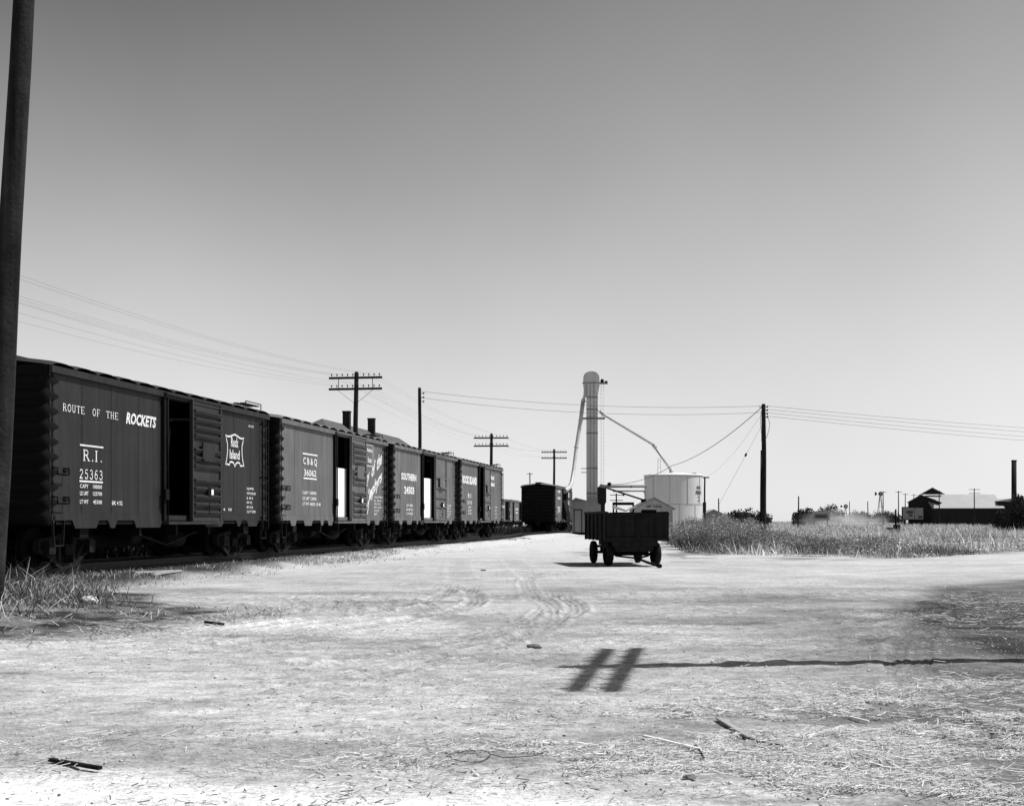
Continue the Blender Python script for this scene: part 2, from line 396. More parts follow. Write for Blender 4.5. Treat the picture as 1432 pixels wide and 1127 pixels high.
def soil(x, y):
    a = np.full(x.shape, .455)
    a = a*(1+.55*(fbm(x*.35, y*.6, 4, 31)-.47)+.45*(fbm(x*1.3+7, y*2.2, 4, 33)-.47))
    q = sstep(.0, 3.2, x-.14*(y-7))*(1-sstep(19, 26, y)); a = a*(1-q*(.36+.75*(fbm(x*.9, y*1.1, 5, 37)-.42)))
    q = sstep(.42, .62, fbm(x*.45+9, y*.8, 4, 51))*sstep(5, 8, y)*(1-sstep(24, 30, y)); a = a*(1-.30*q)
    st_ = fbm(x*11, y*15, 3, 53); a = a*(1+.8*(st_-.45)*(y < 24))
    def blur_in(poly, r):
        out = 0
        wob = 1.5*(fbm(x*.7, y*.5, 5, 77)-.45)*(1+np.clip(y-14, 0, 30)/3)
        for k in range(8):
            ox, oy = r*math.cos(k*.785), r*math.sin(k*.785)
            out = out+region(x+ox+wob*r*2, y+oy+wob*r*2, poly)
        return out/8.0
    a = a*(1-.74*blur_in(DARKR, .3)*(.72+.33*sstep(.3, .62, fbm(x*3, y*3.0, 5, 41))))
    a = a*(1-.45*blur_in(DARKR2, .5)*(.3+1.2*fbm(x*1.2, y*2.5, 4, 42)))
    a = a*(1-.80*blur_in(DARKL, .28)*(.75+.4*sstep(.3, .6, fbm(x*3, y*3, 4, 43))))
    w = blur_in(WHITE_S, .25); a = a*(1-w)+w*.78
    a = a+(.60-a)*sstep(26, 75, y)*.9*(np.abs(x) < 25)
    wd = blur_in(WEED, .6); a = a*(1-wd)+wd*(.20+.12*fbm(x*.05, y*.05, 3, 8)+.16*(fbm(x*.02+3, y*.012, 3, 18) > .52))
    d, al = segdist(x, y, [tuple(p) for p in CL[::6]]+[CL[-1]])
    wob = .8*(fbm(x*.7, y*.7, 3, 12)-.45)
    wid = 2.5-1.2*sstep(30, 50, y)
    a = a*(1-.90*(1-sstep(wid-.5, wid+.5, d+wob)))  # dark track bed; shade under the cars is also put into its colour
    return a
xs = np.concatenate([-np.geomspace(4000, 9, 60), np.arange(-8.98, 9, .0245), np.geomspace(9.05, 4000, 80)])
ys = np.concatenate([-np.geomspace(400, 3, 14), np.arange(-2.5, 4, .3), np.arange(4.2, 22, .0245), np.geomspace(22.05, 6000, 260)])
XX, YY = np.meshgrid(xs, ys); hx = XX.ravel(); hy = YY.ravel()
hz, rd = height_full(hx, hy); hz = np.where(np.hypot(hx, hy) > 900, 0, hz)
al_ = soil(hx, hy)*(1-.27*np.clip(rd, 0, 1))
nx, ny = len(xs), len(ys)
idx = np.arange(nx*ny).reshape(ny, nx)
F = np.stack([idx[:-1,:-1].ravel(), idx[:-1,1:].ravel(), idx[1:,1:].ravel(), idx[1:,:-1].ravel()], 1)
M['ground'] = mat('dusty_soil', 1.0, .95, .16, 5.0, attr='tint', bump=.9, bscale=26, spec=.1)
nt = M['ground'].node_tree; cc = [n for n in nt.nodes if n.type == 'COMBINE_COLOR'][0]; src = cc.inputs[0].links[0].from_socket   # fine grit and scattered chaff
tcg = [n for n in nt.nodes if n.type == 'TEX_COORD'][0]
for sc_, lo, hi, a_, b_, st in ((22, .30, .70, .72, 1.24, (1, 1.5, 1)), (75, .3, .7, .78, 1.2, (1, 1, 1)), (1.4, .35, .65, .86, 1.10, (1, 2.2, 1))):
    mp = nt.nodes.new('ShaderNodeMapping'); mp.inputs['Scale'].default_value = st; nn = nt.nodes.new('ShaderNodeTexNoise'); nn.inputs['Scale'].default_value = sc_; nn.inputs['Detail'].default_value = 5
    rr = nt.nodes.new('ShaderNodeMapRange'); rr.inputs[1].default_value = lo; rr.inputs[2].default_value = hi; rr.inputs[3].default_value = a_; rr.inputs[4].default_value = b_
    mm_ = nt.nodes.new('ShaderNodeMath'); mm_.operation = 'MULTIPLY'
    nt.links.new(tcg.outputs['Object'], mp.inputs[0]); nt.links.new(mp.outputs[0], nn.inputs['Vector']); nt.links.new(nn.outputs['Fac'], rr.inputs[0]); nt.links.new(src, mm_.inputs[0]); nt.links.new(rr.outputs[0], mm_.inputs[1]); src = mm_.outputs[0]
for i in range(3): nt.links.new(src, cc.inputs[i])
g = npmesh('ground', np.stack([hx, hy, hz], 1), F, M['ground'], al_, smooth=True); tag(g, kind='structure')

# ------------------------------------------------------------------ railway track
def railbox(mb, pts, off, w, z0, z1):
    pts = [Vector(p) for p in pts]; vs = []
    for i, p in enumerate(pts):
        t = (pts[min(i+1,len(pts)-1)]-pts[max(i-1,0)]).normalized(); n = Vector((-t.y, t.x))
        for o2, z in ((off-w/2,z0),(off+w/2,z0),(off+w/2,z1),(off-w/2,z1)):
            q = p+n*o2; vs.append((q.x, q.y, z))
    k = len(pts); fs = [(4*i+j, 4*i+(j+1)%4, 4*i+4+(j+1)%4, 4*i+4+j) for i in range(k-1) for j in range(4)]
    mb.add(vs, fs)
trk = empty('railway_track', (0,0,0), 0, 'dusty railway track carrying the long row of boxcars', 'track')
for o2 in (-.7175, .7175):
    m = MB(); railbox(m, CL, o2, .07, .34, .38); railbox(m, CL, o2, .02, .26, .34); railbox(m, CL, o2, .14, .235, .26); m.build('rail', M['rail'], trk)
tm = MB(); tm.box(-.11, .11, -1.3, 1.3, .08, .235); tie0 = None; rest = MB(); acc = 0; cnt = 0
for i in range(len(CL)-1):
    p, q = Vector(CL[i]), Vector(CL[i+1]); d = (q-p); n = d.length; u = .0
    while acc < n:
        c = p+d*(acc/n); a = math.atan2(d.y, d.x)
        if c.y > 9 and c.y < 150:
            if cnt < 90:
                if tie0 is None: tie0 = tm.build('tie', M['tie'], trk); tt = tie0
                else: tt = tie0.copy(); C.objects.link(tt); tt.parent = trk
                tt.location = (c.x, c.y, 0); tt.rotation_euler = (0, 0, a+random.uniform(-.02,.02))
            else:
                rest.obox((c.x, c.y, .16), .22, 2.6, .15, Matrix.Rotation(a, 3, 'Z'))
            cnt += 1
        acc += .55
    acc -= n
tag(rest.build('tie', M['tie'], trk), kind='stuff')

# ------------------------------------------------------------------ boxcars
LEN, WH, ZS, ZE = 12.4, 1.55, 1.36, 4.47
def side_tr(u, v, d=0): return (u-LEN/2, -WH-.012-d, v)
def truck(parent, cx):
    m = MB(); m.box(cx-.16, cx+.16, -1.15, 1.15, .62, .86)
    m.box(cx-.09, cx+.09, -1.28, 1.28, .86, .98)
    t = m.build('truck', M['iron'], parent)
    for sy in (-1, 1):
        m = MB(); y0, y1 = sorted((sy*.98, sy*1.10))
        out = [(-1.12,.72),(-1.1,.92),(-.75,.95),(-.35,1.02),(.35,1.02),(.75,.95),(1.1,.92),(1.12,.72),(.92,.70),(.5,.50),(.36,.40),(-.36,.40),(-.5,.50),(-.92,.70)]
        # frame outline as a ring of bars round the window openings
        for a, b in zip(out, out[1:]+out[:1]):
            m.beam((cx+a[0], sy*1.04, a[1]), (cx+b[0], sy*1.04, b[1]), .13, .10)
        for u in (-.30, .30): m.beam((cx+u, sy*1.04, .42), (cx+u, sy*1.04, 1.0), .12, .10)
        m.beam((cx-.85, sy*1.04, .92), (cx-.45, sy*1.04, .55), .1, .09); m.beam((cx+.85, sy*1.04, .92), (cx+.45, sy*1.04, .55), .1, .09)
        for u in (-.84, .84): m.obox((cx+u, sy*1.12, .80), .26, .24, .28)
        m.build('side_frame', M['iron_dusty'], t)
        m = MB()
        for u in (-.18, -.0, .18):
            m.tube([(cx+u, sy*1.04, .46+k*.012) for k in (0, 14)], .065, 8)
            for k in range(6): m.tube([(cx+u, sy*1.04, .48+k*.028), (cx+u, sy*1.04, .49+k*.028)], .082, 8)
        m.build('spring', M['iron'], t)
        for u in (-.84, .84):
            m = MB(); m.tube([(cx+u, sy*.70, .80), (cx+u, sy*.82, .80)], .42, 24)
            m.tube([(cx+u, sy*.66, .80), (cx+u, sy*.70, .80)], [.45,.45], 24); m.tube([(cx+u, sy*.82, .80), (cx+u, sy*.84, .80)], .15, 12)
            if sy > 0: m.tube([(cx+u, -.66, .80), (cx+u, .66, .80)], .08, 8)
            m.build('wheel', M['iron'], t)
def boxcar(s0, label, paint, doorpaint, opening, door, doortype, tabs, letter=None, endmat=None, base=None, far_open=2.35, lm='white', grain_door=None, group='boxcars on the rails', rungs=True):
    c = base if base is not None else Vector(TF(s0, 0))
    o = c+TT*(LEN/2)+TL*WH
    root = empty('boxcar', (o.x, o.y, 0), CARROT, label, 'boxcar', group)
    H = LEN/2; X = lambda s: s-H; endmat = endmat or M['black']
    oa, ob = opening; ztop = 4.33
    m = MB()                                           # near (right) side
    m.box(X(.05), X(oa), -WH, -WH+.06, ZS, ZE-.003); m.box(X(ob), X(LEN-.05), -WH, -WH+.06, ZS, ZE-.003)
    m.box(X(oa)+.001, X(ob)-.001, -WH, -WH+.06, ztop, ZE-.003); m.box(X(oa)+.001, X(ob)-.001, -WH, -WH+.06, ZS, ZS+.12)
    for k in range(1, 7):                              # lapped sheet seams
        for a, b in ((.05, oa), (ob, LEN-.05)):
            u = a+(b-a)*k/4.0
            if k < 4: m.box(X(u)-.03, X(u)+.03, -WH-.005, -WH-.0001, ZS+.02, ZE-.1)
    for z in (ZS+.03,):
        m.box(X(.1), X(oa), -WH-.02, -WH-.006, z-.03, z+.12); m.box(X(ob), X(LEN-.1), -WH-.02, -WH-.006, z-.03, z+.12)
    for k in range(0, 5):
        for a, b in ((.05, oa), (ob, LEN-.05)):
            u = a+(b-a)*k/4.0+(.05 if k == 0 else -.05 if k == 4 else 0); z = ZS+.25
            while z < ZE-.15:
                m.obox((X(u), -WH-.009, z), .016, .012, .016); z += .16
    right = m.build('side_wall', paint, root)
    if grain_door:                                     # paper-faced grain door nailed inside the doorway
        a, b, zt_ = grain_door; m = MB(); m.box(X(a), X(b), -WH+.10, -WH+.14, ZS+.05, zt_); gd = m.build('grain_door', M['bright'], root)
        m = MB(); m.box(X(b), X(b)+.3, -WH+.062, -WH+.16, ZS+.05, ztop); m.build('inner_post', M['inside'], root)
    m = MB(); fz = ZS+.02+far_open                     # far (left) side
    m.box(X(.05), X(oa), WH-.06, WH, ZS, ZE-.003); m.box(X(ob), X(LEN-.05), WH-.06, WH, ZS, ZE-.003)
    m.box(X(oa)+.001, X(ob)-.001, WH-.06, WH, fz if far_open else ZS, ZE-.003)
    m.build('side_wall', paint, root)
    m = MB(); m.box(X(.1), X(LEN-.1), -WH+.061, WH-.061, ZS-.02, ZS+.04); m.build('floor', M['inside'], root)
    m = MB()                                           # inner lining posts by the doorway
    for u in (oa-.1, ob+.1):
        for sy in (-1, 1): m.box(X(u)-.07, X(u)+.07, sy*(WH-.13)-.05, sy*(WH-.13)+.05, ZS+.05, ZE-.05)
    m.box(X(.1), X(LEN-.1), -WH+.07, WH-.07, ZE-.05, ZE-.02); m.build('lining', M['inside'], root)
    for ex, sg in ((0, -1), (LEN, 1)):                 # ribbed ends wrapping the corners
        m = MB(); prof = []
        r = .13; n = 5
        for k in range(n+1):
            a = R(90*k/n); prof.append((-r+r*math.sin(a), -(WH-r)-r*math.cos(a), math.sin(a)))
        for k in range(1, 12): prof.append((0, -(WH-r)+2*(WH-r)*k/12, 1))
        for k in range(n+1):
            a = R(90*k/n); prof.append((-r+r*math.cos(a), (WH-r)+r*math.sin(a), math.cos(a)))
        prof = [(-.45, -WH-.006, 0), (-.16, -WH-.006, 0)]+prof[1:-1]+[(-.16, WH+.006, 0), (-.45, WH+.006, 0)]
        prof[0] = (-.26, -WH-.006, 0); prof[-1] = (-.26, WH+.006, 0)
        zs = np.linspace(ZS-.1, ZE+.02, 89); vs = []
        rib = lambda z: max(0, math.sin(math.pi*((z-ZS+.1)/(ZE+.1-ZS)*11)))**.8 if True else 0
        rb = lambda z: abs(math.sin(math.pi*(z-ZS+.1)/(ZE+.12-ZS)*10.5))
        for z in zs:
            q = rb(z)
            for (a, b, w) in prof:
                d = .075*q*(1 if abs(b) < 1.3 else .75)
                px_ = ex+sg*(a+d*max(w, 0)); py_ = b
                if w < .99: py_ = b+math.copysign(.022*q*(1-w), b)
                if a < -.2: px_ = ex+sg*(-.10-.30*max(0, 2*q-1)**1.5); py_ = math.copysign(WH+.006, b)
                vs.append((X(px_), py_, z))
        k = len(prof); nz = len(zs)
        fs = [(i*k+j, i*k+j+1, (i+1)*k+j+1, (i+1)*k+j) for i in range(nz-1) for j in range(k-1)]
        if sg < 0: fs = [tuple(reversed(f)) for f in fs]
        m.add(vs, fs, True); m.build('end_wall', endmat, root)
    m = MB(); nx_, ny_ = 13*8+1, 14; vs = []            # roof of raised panels
    for i in range(nx_):
        u = LEN*i/(nx_-1); fr = (u/LEN*13) % 1.0; up = .10*max(0, math.sin(math.pi*fr))**.6 if 0 < i < nx_-1 else 0
        for j in range(ny_+1):
            y = -WH-.07+(2*WH+.14)*j/ny_; e = 1-abs(y)/(WH+.07)
            z = ZE+.012+.20*min(1, e*1.0)**.85+up*(1 if e > .02 else .8)
            vs.append((X(u), y, z))
    k = ny_+1; fs = [(i*k+j, (i+1)*k+j, (i+1)*k+j+1, i*k+j+1) for i in range(nx_-1) for j in range(ny_)]
    m.add(vs, fs, False)
    roof = m.build('roof', M['roofc'] if paint is M['car_dark'] else M['galv_dark'], root)
    m = MB()
    for sy in (-1, 1): m.box(X(0), X(LEN), sy*(WH+.045)-.035, sy*(WH+.045)+.035, ZE-.13, ZE+.008)
    m.build('eave_trim', paint, root)
    m = MB()
    for k in range(3): m.box(X(-.2), X(LEN+.2), -.26+k*.18, -.11+k*.18, 4.80, 4.83)
    for k in range(14): m.box(X(.2+k*.92)-.04, X(.2+k*.92)+.04, -.28, .28, 4.68, 4.799)
    for y in (-1.35, -1.15): m.box(X(LEN-1.5), X(LEN-.3), y-.07, y+.07, 4.70, 4.73)
    m.tube([(X(LEN-1.6), -1.5, 4.60), (X(LEN-1.6), -1.5, 4.76), (X(LEN-.4), -1.5, 4.76), (X(LEN-.4), -1.5, 4.60)], .016, 6)
    m.build('running_board', M['roofc'], root)
    # door
    da, db = door; y1 = -WH-.075; y0 = y1-.05
    m = MB(); m.box(X(da), X(db), y0+.002, y1, ZS-.02, ztop+.06)
    if doortype == 'ribbed':
        z = ZS+.10; k = 0
        while z < ztop-.12:
            if k not in (5, 9):
                m.prism([(y0, z), (y0-.03, z+.015), (y0-.095, z+.10), (y0-.095, z+.125), (y0, z+.14)], 'x', X(da)+.08, X(db)-.08)
            z += .205 if k not in (5, 9) else .16; k += 1
        for z in (ZS, ztop): m.box(X(da), X(db), y0-.02, y0+.001, z-.02, z+.07)
    else:
        for z in (ZS+.02, ZS+.62, ZS+1.05, ZS+1.5, ZS+1.98, ztop-.02): m.box(X(da)+.02, X(db)-.02, y0-.055, y0+.001, z, z+.055)
    for u in (da, db-.07): m.box(X(u), X(u+.07), y0-.04, y0, ZS-.015, ztop+.055)
    d = m.build('door', doorpaint, root); w = db-da
    m = MB(); m.box(X(da+.27*w), X(da+.68*w), y0-.10, y0-.06, ZS+1.52, ZS+2.0); m.box(X(da+.27*w), X(da+.68*w), y0-.13, y0-.10, ZS+1.52, ZS+1.57)
    m.build('placard_board', paint, d)
    m = MB(); m.box(X(da+.45*w), X(da+.55*w), y0-.10, y0-.056, ZS+.62, ZS+.86); m.build('tack_board', M['iron'], d)
    m = MB(); m.box(X(da+.545*w), X(da+.62*w), y0-.11, y0-.06, ZS+.66, ZS+.80); m.build('paper_card', M['bright'], d)
    m = MB(); m.tube([(X(da+.5*w), y0-.09, ZS+.15), (X(da+.5*w), y0-.09, ZS+.5)], .015, 6); m.tube([(X(da+.4*w), y0-.09, ZS+.3), (X(da+.6*w), y0-.09, ZS+.3)], .015, 6)
    m.build('handle', M['iron'], d)
    m = MB(); m.box(X(oa-.15), X(db+.15), -WH-.17, -WH-.011, ztop+.065, ztop+.11); m.build('door_track', paint, root); m = MB(); m.box(X(oa-.05), X(db+.1), -WH-.17, -WH-.021, ZS-.10, ZS-.03)
    m.build('door_track', paint, root)
    m = MB(); m.box(X(oa-.14), X(oa-.02), -WH-.09, -WH-.021, ZS, ztop+.05); m.tube([(X(oa+.04), -WH-.1, ZS), (X(oa+.04), -WH-.1, ztop)], .025, 6)
    m.box(X(oa-.2), X(oa), -WH-.16, -WH-.09, ZS+.5, ZS+.75)
    m.build('door_post', M['iron'], root)
    # sill with hanging tabs
    m = MB(); m.box(X(.3), X(LEN-.3), -WH+.01, -WH+.05, ZS-.09, ZS-.001)
    m.build('side_sill', M['iron'], root)
    for (a, b) in tabs:
        m = MB(); m.prism([(X(a), ZS+.0), (X(b), ZS+.0), (X(b)-.13, ZS-.17), (X(a)+.13, ZS-.17)], 'y', -WH-.025, -WH-.0); m.build('sill_tab', paint, root)
    # ladder, grabs, steps
    m = MB()
    for u in (LEN-.62, LEN-.16): m.box(X(u)-.025, X(u)+.025, -WH-.10, -WH-.06, ZS-.25, ZE-.2)
    for k in range(8): m.tube([(X(LEN-.62), -WH-.09, ZS+.0+k*.39), (X(LEN-.16), -WH-.09, ZS+.0+k*.39)], .016, 6)
    for k in (0, 3, 7):
        for u in (LEN-.62, LEN-.16): m.box(X(u)-.02, X(u)+.02, -WH-.06, -WH, ZS+.05+k*.39, ZS+.10+k*.39)
    m.build('ladder', M['iron'], root)
    for z in (2.33, 1.74):
        m = MB(); m.tube([(X(.12), -WH-.0, z+.09), (X(.12), -WH-.13, z+.09), (X(.12), -WH-.13, z-.04), (X(.58), -WH-.13, z-.04), (X(.58), -WH-.13, z+.09), (X(.58), -WH, z+.09)], .02, 6)
        m.box(X(.55), X(.72), -WH-.05, -WH-.011, z+.02, z+.06); m.build('grab_iron', M['iron'], root)
    for u in (.35, LEN-.4):
        m = MB(); m.beam((X(u-.22), -WH-.01, ZS), (X(u-.18), -WH-.01, ZS-.52), .05, .02); m.beam((X(u+.22), -WH-.01, ZS), (X(u+.18), -WH-.01, ZS-.52), .05, .02)
        m.beam((X(u-.19), -WH-.01, ZS-.52), (X(u+.19), -WH-.01, ZS-.52), .06, .03); m.build('stirrup_step', M['iron_dusty'], root)
    # underframe
    m = MB(); m.box(X(-.3), X(LEN+.3), -.16, .16, .95, 1.30)
    m.prism([(X(2.6), 1.25), (X(4.2), .72), (X(8.2), .72), (X(9.8), 1.25)], 'y', -.32, .32)
    for u in (4.2, 6.2, 8.2): m.box(X(u)-.06, X(u)+.06, -WH+.06, WH-.06, 1.0, 1.30)
    for u in (1.55, LEN-1.55): m.box(X(u)-.18, X(u)+.18, -WH+.06, WH-.06, .99, 1.31)
    m.beam((X(4.2), -1.2, 1.1), (X(6.2), -1.2, .75), .05); m.beam((X(6.2), -1.2, .75), (X(8.2), -1.2, 1.1), .05)
    m.build('underframe', M['iron'], root)
    m = MB(); m.tube([(X(6.6), -.85, .88), (X(6.7), -.85, .88), (X(7.7), -.85, .88), (X(7.8), -.85, .88)], [.12,.22,.22,.12], 14); m.build('air_reservoir', M['iron'], root)
    m = MB(); m.tube([(X(4.9), -.75, .95), (X(5.5), -.75, .95)], .16, 12); m.tube([(X(5.5), -.75, .95), (X(8.8), -.5, .9)], .02, 5); m.build('brake_cylinder', M['iron_dusty'], root)
    for ex, sg in ((0, -1), (LEN, 1)):
        m = MB(); m.box(min(X(ex), X(ex)+sg*.5), max(X(ex), X(ex)+sg*.5), -.09, .09, 1.0, 1.18)
        m.prism([(X(ex)+sg*.45, -.16), (X(ex)+sg*.62, -.2), (X(ex)+sg*.60, .05), (X(ex)+sg*.62, .18), (X(ex)+sg*.4, .15)], 'z', .96, 1.24); m.build('coupler', M['iron'], root)
    truck(root, X(1.55)); truck(root, X(LEN-1.55))
    if letter:
        m = Lines(); m2 = Lines(); letter(m, m2)
        m.build('lettering', M[lm], right); m2.build('emblem', M[lm], right)
    return root
def bar(m, u0, u1, z, h=.035): m.add([side_tr(u0, z), side_tr(u1, z), side_tr(u1, z+h), side_tr(u0, z+h)], [(0,1,2,3)])
def small(m, rows, u0, u1, z, dz, h, bold=.01):
    for i, r in enumerate(rows):
        if r: text_box(m, r, u0, u0+(u1-u0)*len(r)/max(len(q) for q in rows), z-i*dz, z-i*dz+h, side_tr, bold)
SHIELD = [(0,1),(.12,.965),(.25,.985),(.36,1.03),(.5,1.07),(.64,1.03),(.75,.985),(.88,.965),(1,1),(.95,.85),(.90,.70),(.90,.45),(.93,.25),(1,0),(.90,.02),(.80,0),(.77,.10),(.66,.115),(.57,.08),(.5,-.035),(.43,.08),(.34,.115),(.23,.10),(.20,0),(.10,.02),(0,0),(.07,.25),(.10,.45),(.10,.70),(.05,.85)]
def letter1(m, e):
    roman(m, 'ROUTE', .53, 1.46, 3.605, 3.76, side_tr); roman(m, 'OF', 1.77, 2.14, 3.605, 3.76, side_tr); roman(m, 'THE', 2.38, 2.98, 3.605, 3.76, side_tr)
    text_box(m, 'ROCKETS', 3.33, 4.88, 3.55, 3.82, side_tr, .035, .22)
    bar(m, 1.24, 2.26, 2.93); roman(m, 'R.I.', 1.36, 2.22, 2.62, 2.86, side_tr)
    roman(m, '25363', 1.2, 2.27, 2.24, 2.44, side_tr); bar(m, 1.22, 2.24, 2.165, .04)
    for z, a, b in ((2.04, 'CAPY', '100000'), (1.89, 'LD LMT', '123700'), (1.71, 'LT WT', '45300')):
        text_box(m, a, 1.24, 1.60, z, z+.085, side_tr, .015); text_box(m, b, 1.80, 2.20, z, z+.085, side_tr, .015)
    text_box(m, 'BK 4 52', 2.66, 3.16, 1.70, 1.79, side_tr, .015)
    small(m, ['EQUIPPED', 'WITH RR BH', 'IL 40 6', 'IW 9 2', 'IH 10 6', 'CU FT 3900', '', 'BLT 9 50'], 10.72, 11.4, 2.22, .13, .075)
    text_box(m, 'AB VALVE', 10.85, 11.25, 4.02, 4.08, side_tr, .01); text_box(m, '4   50', 9.0, 9.6, 1.62, 1.69, side_tr, .01)
    e.strip([(9.17+x*1.32, 2.88+y*.80) for x, y in SHIELD], .045, side_tr, True)
    text_box(e, 'Rock', 9.55, 10.08, 3.38, 3.66, side_tr, .02); text_box(e, 'Island', 9.46, 10.18, 3.05, 3.31, side_tr, .02)
def letter2(m, e):
    bar(m, 2.12, 3.62, 3.49, .05); text_box(m, 'C B & Q', 2.17, 3.58, 3.13, 3.40, side_tr, .02); text_box(m, '36062', 2.24, 3.5, 2.80, 3.02, side_tr, .02); bar(m, 2.2, 3.55, 2.70, .05)
    for z, t, w in ((2.20, 'CAPY 100000', 1.4), (2.02, 'LD LMT 124500', 1.4), (1.84, 'LT WT 44500 10-48', 1.85)): text_box(m, t, 2.1, 2.1+w, z, z+.11, side_tr, .015)
    for a, b, c_, d in ((9.5, 10.42, 4.22, 4.26), (9.5, 10.42, 3.42, 3.45)): bar(e, a, b, c_, d-c_)
    for u in (9.5, 10.38): e.add([side_tr(u, 3.45), side_tr(u+.04, 3.45), side_tr(u+.04, 4.22), side_tr(u, 4.22)], [(0,1,2,3)])
    text_box(e, 'Burlington', 9.6, 10.3, 3.92, 4.12, side_tr, .03); text_box(e, 'Route', 9.7, 10.2, 3.56, 3.78, side_tr, .03)
    a = math.atan(.44)
    text_box(m, 'Way', 8.75, 9.95, 2.28, 2.83, side_tr, .035, .3, a); text_box(m, 'of', 10.2, 10.75, 2.98, 3.50, side_tr, .035, .3, a); text_box(m, 'the', 10.95, 11.68, 3.28, 3.82, side_tr, .035, .3, a)
    text_box(m, 'ephyrs', 9.95, 11.72, 2.02, 2.62, side_tr, .035, .3, a)
    m.strip([(9.72, 2.38), (9.85, 2.55), (10.0, 2.50), (9.86, 2.16), (9.72, 1.80), (9.58, 1.58), (9.48, 1.64), (9.52, 1.86), (9.75, 2.06), (10.05, 2.22)], .07, lambda u, v: side_tr(u, v, .001))
    small(m, ['EQUIPPED', 'IL 40 6', 'IW 9 2', 'IH 10 0', 'CU FT', 'BLT', '9-47'], 10.6, 11.75, 2.22, .13, .08)
def letter3(m, e):
    text_box(m, 'SOUTHERN', 1.32, 3.93, 3.07, 3.38, side_tr, .045); text_box(m, '24503', 1.8, 3.54, 2.49, 2.82, side_tr, .04)
    for z, t in ((1.96, 'CAPY 100000'), (1.78, 'LD LMT 123'), (1.60, 'LT WT 45700')): text_box(m, t, 2.16, 3.3, z, z+.10, side_tr, .02)
    small(m, ['IL 40', 'IW 9', 'IH 10', 'CU FT', 'BLT'], 10.3, 11.1, 2.05, .14, .09)
def letter4(m, e):
    text_box(m, 'ROCK ISLAND', .47, 4.3, 3.28, 3.72, side_tr, .06); text_box(m, 'R I', 1.9, 2.7, 2.55, 2.80, side_tr, .02); text_box(m, '21110', 1.75, 2.9, 2.22, 2.42, side_tr, .02)
    for k in range(3): text_box(m, ('CAPY', 'LD LMT', 'LT WT')[k], 1.9, 2.8, 2.02-k*.17, 2.12-k*.17, side_tr, .02)
    text_box(e, 'Rock', 8.5, 9.7, 3.72, 4.0, side_tr, .05); text_box(e, 'Island', 8.5, 9.7, 3.35, 3.62, side_tr, .05)
    small(m, ['IL 40', 'IW 9', 'IH 10', 'CU FT'], 9.9, 10.6, 2.1, .2, .1)
TABS1 = [(.9, 2.05), (2.45, 2.9), (3.7, 5.2), (7.7, 9.0), (9.9, 10.3), (10.7, 11.6)]
TABS2 = [(.9, 1.5), (2.2, 3.1), (3.9, 4.3), (4.7, 5.3), (9.5, 10.0), (10.6, 11.3)]
boxcar(0, 'dark boxcar nearest the camera with rocket slogan, 25363, shield emblem and open door', M['car_dark'], M['door_dark'], (5.3, 7.2), (6.66, 8.52), 'ribbed', TABS1, letter1, far_open=0, group='boxcars in the row on the left')
boxcar(13.45, 'grey boxcar lettered CB&Q 36062 with white script slogan beside its open door', M['car_mid'], M['door_mid'], (5.5, 7.75), (7.1, 9.02), 'ribbed', TABS2, letter2, far_open=0, grain_door=(5.5, 7.25, 3.22), group='boxcars in the row on the left')
boxcar(26.9, 'streaky grey boxcar lettered SOUTHERN 24503 with its door slid open', M['car_light'], M['door_mid'], (4.9, 7.9), (7.15, 9.45), 'panel', TABS2, letter3, far_open=0, grain_door=(4.9, 7.35, 3.30), group='boxcars in the row on the left')
boxcar(40.35, 'farthest boxcar of the row, large ROCK ISLAND lettering, black doorway ajar', M['car_mid'], M['door_mid'], (4.7, 6.7), (5.95, 7.75), 'panel', TABS2, letter4, far_open=0, group='boxcars in the row on the left')
def letter5(m, e):
    for z, t in ((3.9, 'ATSF'), (3.3, '1431'), (2.4, 'CAPY'), (2.1, 'LT WT')): text_box(m, t, 1.6, 3.6, z, z+.26, side_tr, .05)
    for z, t in ((3.6, 'SHOCK'), (2.8, 'SAFE'), (2.2, 'IL 40')): text_box(m, t, 8.8, 11.2, z, z+.5, side_tr, .12)
boxcar(0, 'boxcar turning its black end to us under the grain elevator spout', M['car_mid'], M['inside'], (5.0, 7.2), (6.9, 8.4), 'panel', TABS2, letter5, base=N5, far_open=0)
boxcar(0, 'distant boxcar seen between the row and the black ended boxcar', M['car_mid'], M['inside'], (5.3, 7.2), (7.0, 8.8), 'panel', TABS2, letter4, base=Vector((-1.9, 193)), far_open=0)
boxcar(0, 'distant boxcar mostly hidden behind the black ended boxcar', M['car_mid'], M['inside'], (5.3, 7.2), (7.0, 8.8), 'panel', TABS2, letter3, base=Vector((-1.9, 193))+TT*13.45, far_open=0)

